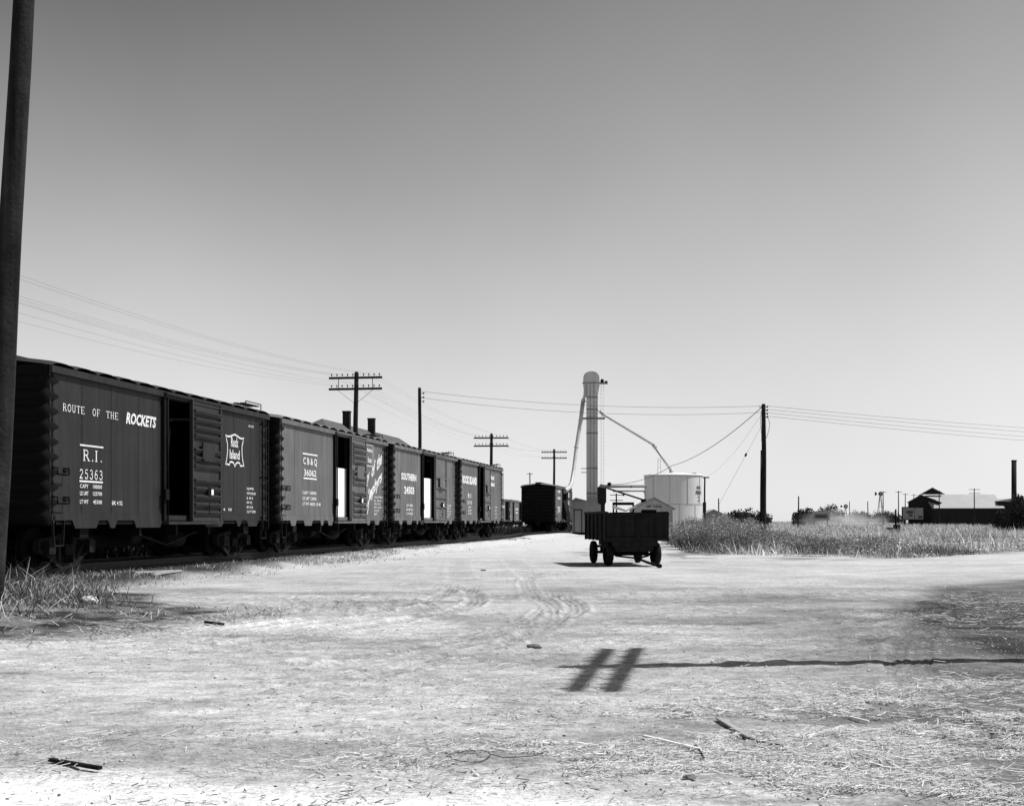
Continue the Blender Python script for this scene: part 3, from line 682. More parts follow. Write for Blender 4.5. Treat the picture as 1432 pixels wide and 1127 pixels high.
# ------------------------------------------------------------------ poles and wires
def pole(x, y, h, r0, r1, label, lean=(0, 0), group=None, arms=(), armlen=3.05, armrot=0, insul=True, braces=False, name='utility_pole', mt='wood_dark', z0=-.1, cat='pole', sides=12, armm='wood_arm', armw=(.09, .12)):
    root = empty(name, (x, y, 0), 0, label, cat, group)
    m = MB(); n = 10; pts = []; rs = []
    for i in range(n+1):
        t = i/n; z = z0+(h-z0)*t; pts.append((lean[0]*t*h+.012*math.sin(z*1.1+x), lean[1]*t*h+.012*math.sin(z*.8+y), z)); rs.append(r0+(r1-r0)*t)
    m.tube(pts+[(pts[-1][0], pts[-1][1], h+r1*.5)], rs+[r1*.45], sides); m.build('pole_shaft', M[mt], root)
    ca, sa = math.cos(armrot), math.sin(armrot); at = []
    for k, z in enumerate(arms):
        cx, cy = lean[0]*z, lean[1]*z; off = r1+.03
        ox, oy = -sa*0, 0
        m = MB(); f = Vector((sa, -ca))*off              # arm bolted on the near face
        a0 = Vector((cx-ca*armlen/2+f.x, cy-sa*armlen/2+f.y, z)); a1 = Vector((cx+ca*armlen/2+f.x, cy+sa*armlen/2+f.y, z))
        m.beam(a0, a1, *armw); arm = m.build('crossarm', M[armm], root); row = []
        if insul:
            for q in range(10):
                t = (q+.5)/10
                if abs(t-.5) < .04: continue
                p = a0.lerp(a1, t)
                m = MB(); m.tube([(p.x, p.y, z+.06), (p.x, p.y, z+.13), (p.x, p.y, z+.14), (p.x, p.y, z+.20), (p.x, p.y, z+.23)], [.012,.012,.04,.038,.02], 8); m.build('insulator', M['iron_dusty'], arm)
                row.append((x+p.x, y+p.y, z+.19))
        at.append(row)
        if braces and k == len(arms)-1:
            for sg in (-1, 1):
                m = MB(); p = a0.lerp(a1, .5+sg*.33); m.beam((p.x, p.y, z-.06), (cx+f.x, cy+f.y, z-.85), .04, .012); m.build('brace', M['iron'], root)
    if braces and len(arms) == 2:
        for sg in (-1, 1):
            m = MB(); u = Vector((ca, sa))*sg*armlen*.32; m.tube([(u.x+f.x+lean[0]*arms[0], u.y+f.y, arms[1]), (u.x+f.x+lean[0]*arms[0], u.y+f.y, arms[0])], .02, 6); m.build('hanger', M['iron'], root)
    return root, at
def wire(pts, r, sag, label, group, n=14, name='wire'):
    out = []
    for a, b in zip(pts[:-1], pts[1:]):
        a, b = Vector(a), Vector(b)
        for i in range(n+1):
            t = i/n
            if i == 0 and out: continue
            p = a.lerp(b, t); p.z -= 4*sag*t*(1-t); out.append(p)
    m = MB(); m.tube(out, r, 5); o = m.build(name, M['wire']); return tag(o, label, 'wire', group)

# big leaning pole at the left edge
pole(-6.99, 17.0, 10.6, .172, .125, 'thick dark leaning pole at the left edge of the picture, weeds at its foot', lean=(.056, 0), sides=20, arms=())
# pole outside the frame whose shadow lies across the yard
SXY = Vector((6.04, 12.35))
hp, hat = pole(SXY.x, SXY.y, 8.52, .19, .14, 'pole with two crossarms whose shadow crosses the foreground', arms=(8.45, 7.98), armlen=3.45, armrot=R(81), insul=True, armw=(.09, .125))
for k, (a, b) in enumerate(((0, 2),)):
    wire([(SXY.x, SXY.y, 8.55), (-40, 7.5, 8.8)], .012, .5, 'wire casting the thin shadow line across the yard', None)
wire([(SXY.x, SXY.y, 8.0), (55, 17.5, 8.4)], .012, .5, 'wire leading off to the right from the pole with the shadow', None)

# telegraph line behind the train
TG = []
tel = [(-15.4, 31.5, 8.35, 'telegraph pole beyond the left edge carrying the fan of wires', 1),
       (-8.8, 71, 9.6, 'large telegraph pole with two crossarms and braces standing between the two chimneys', 1),
       (-1.8, 111, 8.9, 'telegraph pole with two crossarms above the end of the boxcar row', 0),
       (5.0, 151, 9.8, 'telegraph pole with two crossarms behind the black ended boxcar', 0),
       (14.1, 232, 11.2, 'telegraph pole whose crossarms show either side of the tall elevator', 0)]
for i, (x, y, h, lb, br) in enumerate(tel):
    big = i == 1
    r, at = pole(x, y, h, .17, .12, lb, lean=((.012, 0) if big else (0, 0)), group='telegraph poles behind the train', arms=(h-.35, h-1.05) if i != 1 else (h-.30, h-.92), armlen=3.05, armrot=R(-9) if i < 2 else R(-4), braces=bool(br), insul=i < 4, name='telegraph_pole')
    TG.append((at, (x, y, h)))
for k in range(8):
    arm = 0 if k < 5 else 1; q = k if k < 5 else (1, 4, 7)[k-5]
    if k in (3, 4): q = k+4
    pts = [TG[i][0][arm][q] for i in range(4)]
    lbl = ['top left telegraph wire of the fan behind the train', 'telegraph wire second from the left on the upper crossarms', 'telegraph wire third from the left on the upper crossarms', 'telegraph wire near the right tip of the upper crossarms', 'telegraph wire at the right tip of the upper crossarms', 'lower crossarm telegraph wire on the left side', 'telegraph wire on the lower crossarms beside the shafts', 'lowest telegraph wire at the right of the lower crossarms'][k]
    wire(pts, .0028, .45, lbl, 'telegraph wires')

# power line
p588, _ = pole(*P(587, 700, 78)[:2], (728-543)/FPX*78+CAMZ, .13, .10, 'plain pole without crossarm standing behind the streaky boxcar', sides=10)
m = MB(); 
for z in (9.15, 8.9, 8.65): m.tube([(.1, -.03, z), (.26, -.03, z)], .02, 6); m.tube([(.24, -.03, z-.05), (.24, -.03, z+.05)], .045, 8)
m.build('insulator', M['iron'], p588)
x1, y1_ = P(1068, 700, 75)[:2]
p1068, _ = pole(x1, y1_, (728-566)/FPX*75+CAMZ, .18, .12, 'dark pole rising from the weeds right of the tank with guy wires', sides=12)
m = MB()
for z in (8.05, 7.85, 7.65, 7.45): m.tube([(.1, -.05, z), (.22, -.05, z)], .02, 6); m.tube([(.2, -.05, z-.05), (.2, -.05, z+.05)], .045, 8)
m.tube([(-.12, -.05, 8.05), (-.3, -.05, 8.05)], .02, 6)
m.build('insulator', M['iron'], p1068)
m = MB(); m.tube([(-.16, -.05, 7.8), (-.2, -.05, 7.2), (-.14, -.05, 6.4), (-.14, -.05, 6.0)], .014, 5); m.tube([(.2, -.05, 7.6), (.34, -.05, 7.1), (.3, -.05, 6.7), (.15, -.05, 6.2)], .014, 5); m.build('drop_cable', M['wire'], p1068)
m = MB(); m.tube([(-.2, -.02, 0), (-.19, -.02, 3.0), (-.16, -.02, 5.5)], .03, 6); m.build('conduit', M['iron'], p1068)
a588 = P(588, 547, 78); b588 = P(588, 556, 78)
wire([a588, (x1, y1_-.05, 8.1)], .009, .42, 'upper power wire from the plain pole past the elevator tower', 'power wires')
wire([b588, (x1, y1_-.05, 7.72)], .009, .48, 'lower power wire from the plain pole past the elevator tower', 'power wires')
for k, (za, py) in enumerate(((8.1, 612), (7.9, 618), (7.7, 626), (7.5, 632))):
    wire([(x1+.2, y1_-.05, za), P(1690, py, 112)], .009, .25, ['topmost', 'second', 'third', 'lowest'][k]+' of the four power wires running right from the weed pole', 'power wires')
wire([(x1-.15, y1_-.05, 8.0), P(940, 651, 112), P(849, 677, 117)], .022, .5, 'thick service cable sagging from the weed pole to the tank and loader motor', 'service cables')
wire([(x1-.15, y1_-.05, 7.6), P(985, 668, 122)], .006, .6, 'thin wire from the weed pole to the small pole beside the tank', 'service cables')
wire([(x1-.1, y1_-.05, 7.0), P(1004, 708, 66)], .007, 0, 'guy wire slanting down left from the weed pole with an insulator', 'guy wires')
m = MB(); q = Vector((x1-.1, y1_-.05, 7.0)).lerp(Vector(P(1004, 708, 66)), .40); m.tube([q+Vector((.04,0,.1)), q+Vector((0,0,0)), q-Vector((.05,0,.1))], [.03,.07,.03], 8)
tag(m.build('guy_insulator', M['iron']), 'dark egg insulator on the guy wire beside the weed pole', 'insulator')
r, _ = pole(*P(985.5, 700, 130)[:2], (728-667)/FPX*130+CAMZ, .10, .08, 'thin pole with tiny crossarm right beside the tank', arms=(5.75,), armlen=.9, insul=False)
far = [(741, 661, 280, 1, 1.4, 'small distant pole with one crossarm left of the black ended boxcar'),
       (1005, 697, 260, 0, 0, 'bare stub pole above the low trees left of the weed pole'),
       (1116, 694, 240, 0, 0, 'bare slightly bent pole before the round trees'),
       (1188, 701, 420, 0, 0, 'distant pole right of the small windmill'),
       (1214, 701, 330, 0, 0, 'short bare distant pole left of the large windmill'),
       (1235, 687, 330, 1, 1.6, 'distant pole directly right of the large windmill'),
       (1256.5, 686.5, 320, 1, 1.6, 'distant pole with crossarm behind the dark trackside boxes'),
       (1266, 690, 360, 1, 1.8, 'distant pole with crossarm just left of the shed gable'),
       (1278, 691, 400, 1, 1.8, 'distant pole top peeking over the lower gable'),
       (1313.5, 686, 310, 1, 1.0, 'pole in front of the long shed by the high gable'),
       (1362.5, 683, 300, 2, 2.6, 'pole with two crossarms in front of the long bright roof'),
       (953, 672, 330, 0, 0, 'hidden distant pole behind the tank'),
       (907-45, 690, 215, 2, 2.2, 'distant pole framed between the loader and the tank')]
for px, py, d, na, al2, lb in far:
    if px == 953: continue
    x, y, z = P(px, py, d)
    pole(x, y, z, .16, .11, lb, group='far poles across the field', arms=tuple(z-.25-.9*i for i in range(na)), armlen=al2, insul=False, sides=8, lean=((.02, 0) if px in (1116,) else (-.015, 0) if px == 1214 else (0, 0)))
# radio mast faint behind the tank
m = MB(); x, y, z = P(922, 640, 200)
for dx in (-.35, .35): m.tube([(x+dx*1.6, y, 0), (x+dx*.5, y, z)], .03, 4)
for k in range(9): m.beam((x-.5+k*.03, y, 2+k*1.1), (x+.5-k*.03, y, 2.0+k*1.1), .03)
tag(m.build('lattice_mast', M['galv_dark']), 'faint thin lattice mast behind the tank spout', 'mast')

# ------------------------------------------------------------------ depot behind the train
dp = empty('depot', (*TF(0, 0), 0), CARROT, 'low white depot with grey hip roof and two chimneys behind the boxcars', 'building')
def dbox(m, s0, s1, o0, o1, z0, z1): m.box(s0, s1, o0, o1, z0, z1)
s0_, s1_ = 50, 84; o0_, o1_ = 9.3, 17.3
m = MB(); dbox(m, s0_, s1_, o0_, o1_, -.1, 4.35); wall = m.build('wall', M['depot_wall'], dp)
m = MB(); e = .9
A = [(s0_-e, o0_-e), (s1_+e, o0_-e), (s1_+e, o1_+e), (s0_-e, o1_+e)]; rg = [(s0_+8.5, 13.3), (s1_-5, 13.3)]
vs = [(x, y, 4.36) for x, y in A]+[(x, y, 8.2) for x, y in rg]+[(x, y, 4.24) for x, y in A]
m.add(vs, [(0,1,5,4), (1,2,5), (2,3,4,5), (3,0,4), (0,3,2,1)][:4]+[(6,9,8,7), (0,6,7,1), (1,7,8,2), (2,8,9,3), (3,9,6,0)])
rf = m.build('roof', M['shingle'], dp)
for s_ in (63.2, 69.6):
    m = MB(); m.box(s_-.2, s_+.2, 12.75, 13.25, 7.0, 9.0); m.box(s_-.23, s_+.23, 12.72, 13.28, 9.0, 9.1); m.build('chimney', M['brick'], rf)
for k in range(8):
    s_ = s0_+2.5+k*4; m = MB()
    if k % 3 == 1: m.box(s_, s_+1.1, o0_-.05, o0_-.002, 0.2, 2.5); m.build('door', M['siding'], dp)
    else: m.box(s_, s_+.9, o0_-.04, o0_-.002, 1.3, 2.7); m.build('window', M['galv_dark'], dp)
# strip between train and depot: see the added dark blades further down
# ------------------------------------------------------------------ elevator group
# tall leg
D = 126.0; X0 = P(820.5, 0, D)[0]; X1 = P(835.5, 0, D)[0]; cxl = (X0+X1)/2; wl = X1-X0
leg = empty('grain_elevator', (cxl, D, 0), R(-4), 'tall slender sheet metal grain elevator leg with rounded head and spouts', 'grain elevator')
zt = P(0, 534, D)[2]; zh0 = P(0, 536, D)[2]; zh1 = P(0, 520, D)[2]
m = MB(); m.box(-wl/2, wl/2, -.45, .45, 0, zt)
m.build('leg_casing', M['galv'], leg)
m = MB()
for py in (556, 573, 586, 606, 655, 690): 
    z = P(0, py, D)[2]; m.box(-wl/2-.04, wl/2+.04, -.49, .49, z-.05, z+.05)
for x in (-wl/2, -wl/6, wl/6, wl/2): m.box(x-.02, x+.02, -.475, -.451, 0, zt-.1)
m.build('band', M['galv_dark'], leg)
m = MB(); hl = P(815.5, 0, D)[0]-cxl; hr = P(838.5, 0, D)[0]-cxl; z0h = zh0-.15; prof = [(hl, z0h), (hr, z0h)]
for k in range(13):
    a = math.pi*k/12; prof.append(((hl+hr)/2+(hr-hl)/2*math.cos(a), zh0+(zh1-zh0)*math.sin(a)**.5 if 0 < k < 12 else zh0))
m.prism(prof, 'y', -.55, .55); m.prism([(hl, z0h), (hl+.12, z0h-1.1), (hl+.42, z0h-1.1), (-wl/2+.15, z0h)], 'y', -.3, .3)
m.prism([(wl/2-.3, z0h-.9), (wl/2+.05, z0h-.9), (hr, z0h), (wl/2-.3, z0h)], 'y', -.5, .5)
m.build('head', M['galv'], leg)
m = MB(); m.box(hl-.1, hr+.75, -.6, -.5, zh0-.06, zh0+.02); m.box(hr, hr+.8, -.6, .4, zh0-.06, zh0-.0); m.build('platform', M['galv_dark'], leg)
m = MB(); m.tube([(hr+.25, -.3, zh0+.22), (hr+.25, .25, zh0+.22)], .18, 12); m.box(hr+.5, hr+.78, -.2, .1, zh0, zh0+.2); m.build('drive_motor', M['iron'], leg)
m = MB(); zp = P(0, 585, D)[2]; m.box(-wl/2-.55, wl/2+.75, -.6, -.5, zp-.08, zp+.04); m.box(-wl/2-.55, -wl/2, -.5, .3, zp-.08, zp); m.box(wl/2, wl/2+.75, -.5, .3, zp-.08, zp); m.beam((wl/2+.7,-.55,zp), (wl/2+.05,-.55,zp+.75), .06)
m.build('bracket', M['galv_dark'], leg)
m = MB()
for x in (wl/2+.35, wl/2+.62): m.tube([(x, -.5, 1), (x, -.5, zh0)], .015, 4)
for k in range(40): m.tube([(wl/2+.35, -.5, 1.2+k*.36), (wl/2+.62, -.5, 1.2+k*.36)], .010, 4)
m.build('ladder', M['galv'], leg)
# loading spout to the boxcar
def LP(px, py, d): x, y, z = P(px, py, d); a = R(4); dx, dy = x-cxl, y-D; return (dx*math.cos(a)-dy*math.sin(a), dx*math.sin(a)+dy*math.cos(a), z)
sp = [LP(818.5, 541, 126), LP(818, 552, 126), LP(815.5, 560, 126), LP(812, 588, 125.5), LP(806, 625, 125), LP(802.5, 655, 124), LP(799.5, 674, 123), LP(796.5, 681, 122.2), LP(792.5, 684.5, 121.2), LP(789, 686.5, 120.6)]
m = MB(); m.tube(sp[:3], .15, 10); m.tube(sp[2:], [.20, .19, .17, .17, .18, .20, .24, .26], 12)
for i in (2, 3, 4): m.tube([Vector(sp[i])-Vector((0,0,.07)), Vector(sp[i])+Vector((0,0,.07))], .23, 12)
m.box(sp[2][0], -wl/2, -.05, .05, sp[2][2]-.15, sp[2][2]-.08); m.build('loading_spout', M['galv'], leg)
sp2 = [LP(839, 575, 126.2), LP(848, 582, 126.5), LP(914, 622, 127.5), LP(916.5, 626, 127.6), LP(939, 658.5, 128)]
m = MB(); m.tube(sp2[:3], .13, 10); m.tube([sp2[2], sp2[3]], .2, 10); m.tube(sp2[3:], .13, 10); m.tube([LP(938, 657, 128), LP(940, 660.5, 128)], [.2,.28], 10); m.build('tank_spout', M['galv'], leg)
# storage tank
TX, TD, TR = 16.35, 129.0, 2.93; tz = P(0, 664, TD-2.9)[2]
tk = empty('storage_tank', (TX, TD, 0), 0, 'short round pale steel tank with flat cone roof and dark stencilled letters', 'tank')
m = MB(); m.tube([(0,0,-.05), (0,0,tz)], TR, 64, cap=False); m.build('tank_wall', M['tank'], tk)
m = MB(); n = 64
m.tube([(0,0,tz-.02), (0,0,tz+.05), (0,0,tz+.12), (0,0,tz+.34)], [TR+.08, TR+.08, TR-.1, .3], 64); m.build('roof', M['tank_roof'], tk)
m = MB(); zm = P(0, 705, TD-2.9)[2]
m.tube([(0,0,zm-.04), (0,0,zm+.04)], TR+.02, 64, cap=False); m.tube([(0,0,tz-.10), (0,0,tz-.021)], TR+.03, 64, cap=False)
for a, z0, z1 in ((-104, zm, tz), (-68, zm, tz), (-35, zm, tz), (-140, zm, tz), (-85, 0, zm), (-50, 0, zm), (-125, 0, zm)):
    x, y = math.cos(R(a)), math.sin(R(a)); m.obox(((TR+.012)*x, (TR+.012)*y, (z0+z1)/2), .05, .03, z1-z0-.1, Matrix.Rotation(R(a), 3, 'Z'))
m.build('seam', M['tank_line'], tk)
m = MB()
def cyl_tr(a0):
    def f(u, v, d=0): a = R(a0)+u/TR; return ((TR+.03)*math.cos(a), (TR+.03)*math.sin(a), v)
    return f
for t, w, py, h in (('PRO', .75, 683.5, .28), ('FEED', 1.05, 690.5, .30), ('CO', .4, 696, .18), ('OP', .35, 701, .18)):
    z = P(0, py, TD-1.5)[2]; text_box(m, t, -w/2, w/2, z-h*.2, z+h, cyl_tr(-38), .05)
m.build('lettering', M['text_grey'], tk)
m = MB(); m.box(1.85, 2.25, -.6, -.2, tz+.05, tz+.28); m.tube([(2.2, -.6, tz+.1), (2.9, -.4, tz-.15)], .06, 6); m.build('hatch', M['galv_dark'], tk)
# gable shed before the tank
D = 110; xl, _, _ = P(887, 0, D); xr = P(943, 0, D)[0]; xm = P(915, 0, D)[0]; zr = P(0, 696, D)[2]; ze = P(0, 710.5, D)[2]
sh = empty('scale_house', (xm, D, 0), 0, 'small grey gabled shed with a dark signboard behind the wagon', 'shed')
wv = (xr-xl)/2-.1
m = MB(); m.prism([(-wv, 0), (wv, 0), (wv, ze), (0, zr-.08), (-wv, ze)], 'y', 0, 5.5); m.build('wall', M['siding'], sh)
m = MB(); z = .3
while z < ze: m.box(-wv+.02, wv-.1, -.012, -.001, z, z+.02); z += .2
m.box(wv-1.0, wv-.96, -.014, -.001, .3, ze); m.build('siding_joint', M['siding_line'], sh)
for sg in (-1, 1):
    m = MB(); e = .16; a = (sg*(wv+e), ze-e*(zr-ze)/wv); m.prism([(0, zr-.05), (0, zr+.03), (a[0], a[1]+.06), (a[0], a[1]-.02)], 'y', -.2, 5.7); m.build('roof', M['galv_dark'], sh)
for x in (wv-.02, wv+.20):
    m = MB(); m.box(x-.05, x+.06, -.35, -.2 if x < wv else .1, .05, P(0, 713.5, D)[2]); m.build('corner_post', M['bright'], sh)  # white corner boards; the sunlit return is put into their colour
m = MB(); m.box(-.72, .66, -.06, -.013, 2.47, 2.68); sb = m.build('signboard', M['siding'], sh)
m = MB(); tr = lambda u, v, d=0: (u, -.064-d, v); text_box(m, 'DRY', -.66, -.2, 2.49, 2.66, tr, .05); text_box(m, 'STORAGE', -.1, .62, 2.49, 2.64, tr, .05); m.build('lettering', M['black'], sb)
m = MB(); m.box(-wv-.02, wv+.02, -.06, -.013, -.05, .22); m.build('skirting', M['iron'], sh)
# low shed at the foot of the leg
D = 122; A = lambda px, py, d=D: P(px, py, d)
xa, xb = A(800, 0)[0], A(846, 0)[0]; xc = A(820, 0)[0]
ls = empty('work_shed', (xa, D, 0), R(-3), 'low sheet metal shed with a wide door at the foot of the tall elevator', 'shed')
w1 = xc-xa; w2 = xb-xa; zA = A(0, 697.5)[2]; zB = A(0, 699)[2]; zC = A(0, 693)[2]
m = MB(); m.prism([(0, 0), (w2, 0), (w2, zC), (w1, zB-.1), (0, zA-.1)], 'y', 0, 3.0); m.build('wall', M['sheet_wall'], ls)
m = MB(); m.prism([(-.1, zA-.2), (w1*.25, zA+.12), (w1, zB-.05), (w1, zB-.12), (0, zA-.22)], 'y', -.15, 3.2); m.build('roof', M['galv_dark'], ls)
m = MB(); d0, d1 = A(803, 0)[0]-xa, A(813, 0)[0]-xa; zd = A(0, 713.5)[2]; m.box(d0, d1, -.05, -.002, .25, zd); m.build('door', M['sheet_wall'], ls)
m = MB(); m.box(d0-.06, d1+.1, -.09, -.051, zd, zd+.06); m.box(d1, d1+.07, -.08, -.002, .2, zd); m.box(d0-.02, d0+.03, -.08, -.051, .3, zd)
m.box(d1+.55, d1+.60, -.06, -.002, 1.8, 2.1); m.build('door_frame', M['iron'], ls)
m = MB(); m.box(-.02, w2+.02, -.08, -.002, -.05, .22); m.build('skirting', M['iron'], ls)
# dump leg and loader
D = 112; lg = empty('loader_leg', (P(842, 0, D)[0], D, 0), 0, 'short dark elevator leg with boxy hopper and inclined auger reaching towards the tank', 'loader')
def LQ(px, py, d=D): x, y, z = P(px, py, d); return (x-lg.location.x, y-D, z)
a = LQ(836, 681); b = LQ(847.5, 705); m = MB(); m.prism([(a[0], b[2]+.15), (a[0]+.12, b[2]), (b[0]-.1, b[2]), (b[0], b[2]+.2), (b[0], a[2]), (a[0], a[2])], 'y', -.35, .35); m.build('hopper', M['wagon'], lg)
a = LQ(840.5, 700); b = LQ(845.5, 745); m = MB(); m.box(a[0], b[0], -.2, .2, 0, a[2]); m.build('leg_casing', M['wagon'], lg)
a = LQ(837, 677); m = MB(); m.prism([(a[0], a[2]-.25), (a[0]+.2, a[2]+.02), (a[0]+.95, a[2]-.25), (a[0]+.9, a[2]-.42), (a[0]+.3, a[2]-.3)], 'y', -.38, .38); m.build('hopper_cap', M['galv_dark'], lg)
m = MB(); m.beam(LQ(843, 680.5), LQ(903, 700), .16, .14); m.obox(LQ(872, 692), .16, .2, .16); m.obox(LQ(900, 700), .45, .3, .3); m.build('auger', M['iron_dusty'], lg)
m = MB(); m.tube([LQ(852, 674, 112), LQ(852, 676.5, 112.3)], .0, 4) ; q = LQ(852, 677); m = MB(); m.tube([(q[0], -.25, q[2]), (q[0], .25, q[2])], .17, 12); m.build('drive_motor', M['iron'], lg)
m = MB(); m.tube([LQ(846, 680), LQ(903, 680, 125)], .14, 10); m.box(LQ(889, 0)[0], LQ(891, 0)[0], 5, 5.3, LQ(0, 680)[2], LQ(0, 677)[2]); m.build('upper_conveyor', M['galv_dark'], lg)
m = MB(); m.tube([LQ(858, 686.5), LQ(903, 686.5, 125)], .08, 8)
for k in range(3): m.beam(LQ(897+k*2, 686), LQ(903, 690+k*3, 124), .04)
for k in range(5): m.beam(LQ(902, 682+k*4, 124), LQ(904, 684+k*4, 124), .05)
m.build('lower_conveyor', M['galv_dark'], lg)
# low shelter over the dump pit
D = 105; ps = empty('dump_pit_shelter', (P(874, 0, D)[0], D, 0), 0, 'low black beamed shelter with pale sloping roof sheet behind the wagon box', 'shelter')
def PQ(px, py, d=D): x, y, z = P(px, py, d); return (x-ps.location.x, y-D, z)
a = PQ(858, 706); b = PQ(888, 702); m = MB(); m.box(a[0], b[0], .8, 1.1, a[2], b[2]); m.build('beam', M['black'], ps)
m = MB(); q = [PQ(857, 707), PQ(876, 709), PQ(889, 708), PQ(884, 711), PQ(871, 715), PQ(857, 712)]
m.add([q[0], q[1], q[4], q[5]], [(0,1,2,3)]); m.add([q[1], q[2], q[3], q[4]], [(0,1,2,3)])
m = MB(); zz = q[0][2]; m.prism([(PQ(857,0)[0], PQ(0,706.5)[2]), (PQ(875,0)[0], PQ(0,713.5)[2]), (PQ(889,0)[0], PQ(0,707.5)[2]), (PQ(889,0)[0], PQ(0,709)[2]), (PQ(875,0)[0], PQ(0,715)[2]), (PQ(857,0)[0], PQ(0,710.5)[2])], 'y', -.8, .6)
m.build('roof', M['galv'], ps)
m = MB(); m.box(PQ(857,0)[0], PQ(885,0)[0], -.5, .5, PQ(0,716)[2]-.5, PQ(0,713.5)[2]-.15); m.build('pit_wall', M['black'], ps)
for px in (859, 887):
    m = MB(); m.box(PQ(px,0)[0]-.06, PQ(px,0)[0]+.06, .8, .95, 0, PQ(0,704)[2]); m.build('post', M['black'], ps)
# chute leaning from the boxcar door
m = MB(); a, b = Vector(P(793.5, 715, 119)), Vector(P(796.3, 744, 118)); m.beam(a, b, .3, .08); a2 = Vector(P(790.5, 700, 120.3)); m.beam(a2, a, .35, .1)
tag(m.build('plank', M['wood_dark']), 'dark plank chute leaning out of the loading boxcar doorway', 'plank')

# ------------------------------------------------------------------ grain wagon
WG = empty('grain_wagon', (3.48, 39.45, 0), R(90+5.5)+math.pi, 'dark board sided grain wagon parked mid yard with its tongue on the ground', 'wagon')
# local: +x towards the camera (front), y to the right of the picture
hw, x0w, x1w, zb, ztp = .90, -1.95, 2.1, .80, 1.62
def tyre(m, cx, cy, r, w, steer):
    pr = [(-w*.5,.60*r),(-w*.5,.86*r),(-w*.38,.97*r),(-w*.15,1.0*r),(w*.15,1.0*r),(w*.38,.97*r),(w*.5,.86*r),(w*.5,.60*r)]
    n = 28; vs = []; c, s = math.cos(steer), math.sin(steer)
    for i in range(n):
        a = 2*math.pi*i/n
        for (yy, rr) in pr:
            lx, lz = rr*math.cos(a), rr*math.sin(a); vs.append((cx+lx*c-yy*s, cy+lx*s+yy*c, r+lz))
    k = len(pr); fs = [(i*k+j, i*k+j+1, ((i+1)%n)*k+j+1, ((i+1)%n)*k+j) for i in range(n) for j in range(k-1)]
    m.add(vs, fs, True)
m = MB()
t = .03
m.box(x0w, x1w, -hw, -hw+t, zb, ztp); m.box(x0w, x1w, hw-t, hw, zb, ztp); m.box(x0w, x0w+t, -hw+t, hw-t, zb, ztp-.0); m.box(x1w-t, x1w, -hw+t, hw-t, zb, ztp-.05); m.box(x0w, x1w, -hw+.001, hw-.001, zb-.04, zb-.001)
for z in (1.0, 1.2, 1.4): m.box(x1w, x1w+.004, -hw+.05, hw-.05, z, z+.012)
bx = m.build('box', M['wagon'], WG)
for sy in (-1, 1):
    for k in range(6):
        xx = x0w+.1+k*(x1w-x0w-.2)/5; m = MB(); m.box(xx-.04, xx+.04, *sorted((sy*hw, sy*(hw+.05))), zb-.05, ztp-.01); m.build('stake', M['wood_grey'] if False else M['wagon'], bx)
m = MB(); m.box(x1w+.005, x1w+.05, -hw-.04, hw+.04, zb-.03, zb+.05); m.box(x1w+.005, x1w+.05, -hw-.04, hw+.04, ztp-.12, ztp-.05); m.box(x1w+.005, x1w+.05, -.05, .05, zb+.05, ztp-.12)
m.box(x0w-.05, x1w+.05, -hw-.055, -hw-.0505, ztp-.06, ztp+.01); m.build('end_rail', M['wagon'], bx)
m = MB(); m.box(.9, 1.25, .35, .75, ztp-.2, ztp+.06); m.build('seat_board', M['wagon'], bx)
for sy in (-.42, .42):
    m = MB(); m.box(x0w, x1w-.1, sy-.06, sy+.06, zb-.22, zb-.041); m.build('sill_beam', M['wagon'], WG)
m = MB()
for xx in (-1.45, -.4, .55, 1.5):
    m = MB(); m.box(xx-.06, xx+.06, -.62, .62, zb-.30, zb-.222); m.build('bolster', M['wagon'], WG)
m = MB(); m.box(1.05, 1.45, -.56, .56, .42, zb-.301); m.build('turntable', M['wagon'], WG)
m = MB(); m.box(1.95, 2.05, -.72, .62, zb-.2, zb-.041); m.box(1.6, 1.95, -.60, .5, zb-.36, zb-.2); m.build('footboard', M['wagon'], WG)
for xx, st in ((-1.5, 0), (1.25, R(6))):
    m = MB(); m.tube([(xx, -.66, .35), (xx, .66, .35)], .045, 8); m.box(xx-.06, xx+.06, -.5, .5, .33, .50); m.build('axle', M['iron'], WG)
    for sy in (-.72, .72):
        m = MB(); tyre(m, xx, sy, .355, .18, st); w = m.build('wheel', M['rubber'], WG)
        m = MB(); m.tube([(xx, sy-.05, .355), (xx, sy+.05, .355)], .225, 18); m.tube([(xx, sy-.09, .355), (xx, sy+.09, .355)], .06, 10); m.build('rim', M['iron'], w)
m = MB(); m.tube([(-1.4, 0, .42), (1.2, 0, .42)], .05, 8); m.tube([(1.25, -.5, .30), (1.9, .05, .24)], .03, 6); m.tube([(1.25, .5, .30), (1.9, .05, .24)], .03, 6)
m.tube([(1.9, .05, .24), (2.45, .22, .14), (3.1, .42, .06)], .04, 8); m.build('tongue', M['iron_dusty'], WG)
m = MB(); m.tube([(3.05, .40, .07), (3.14, .43, .06), (3.2, .45, .06)], .06, 8); m.build('hitch', M['iron'], WG)

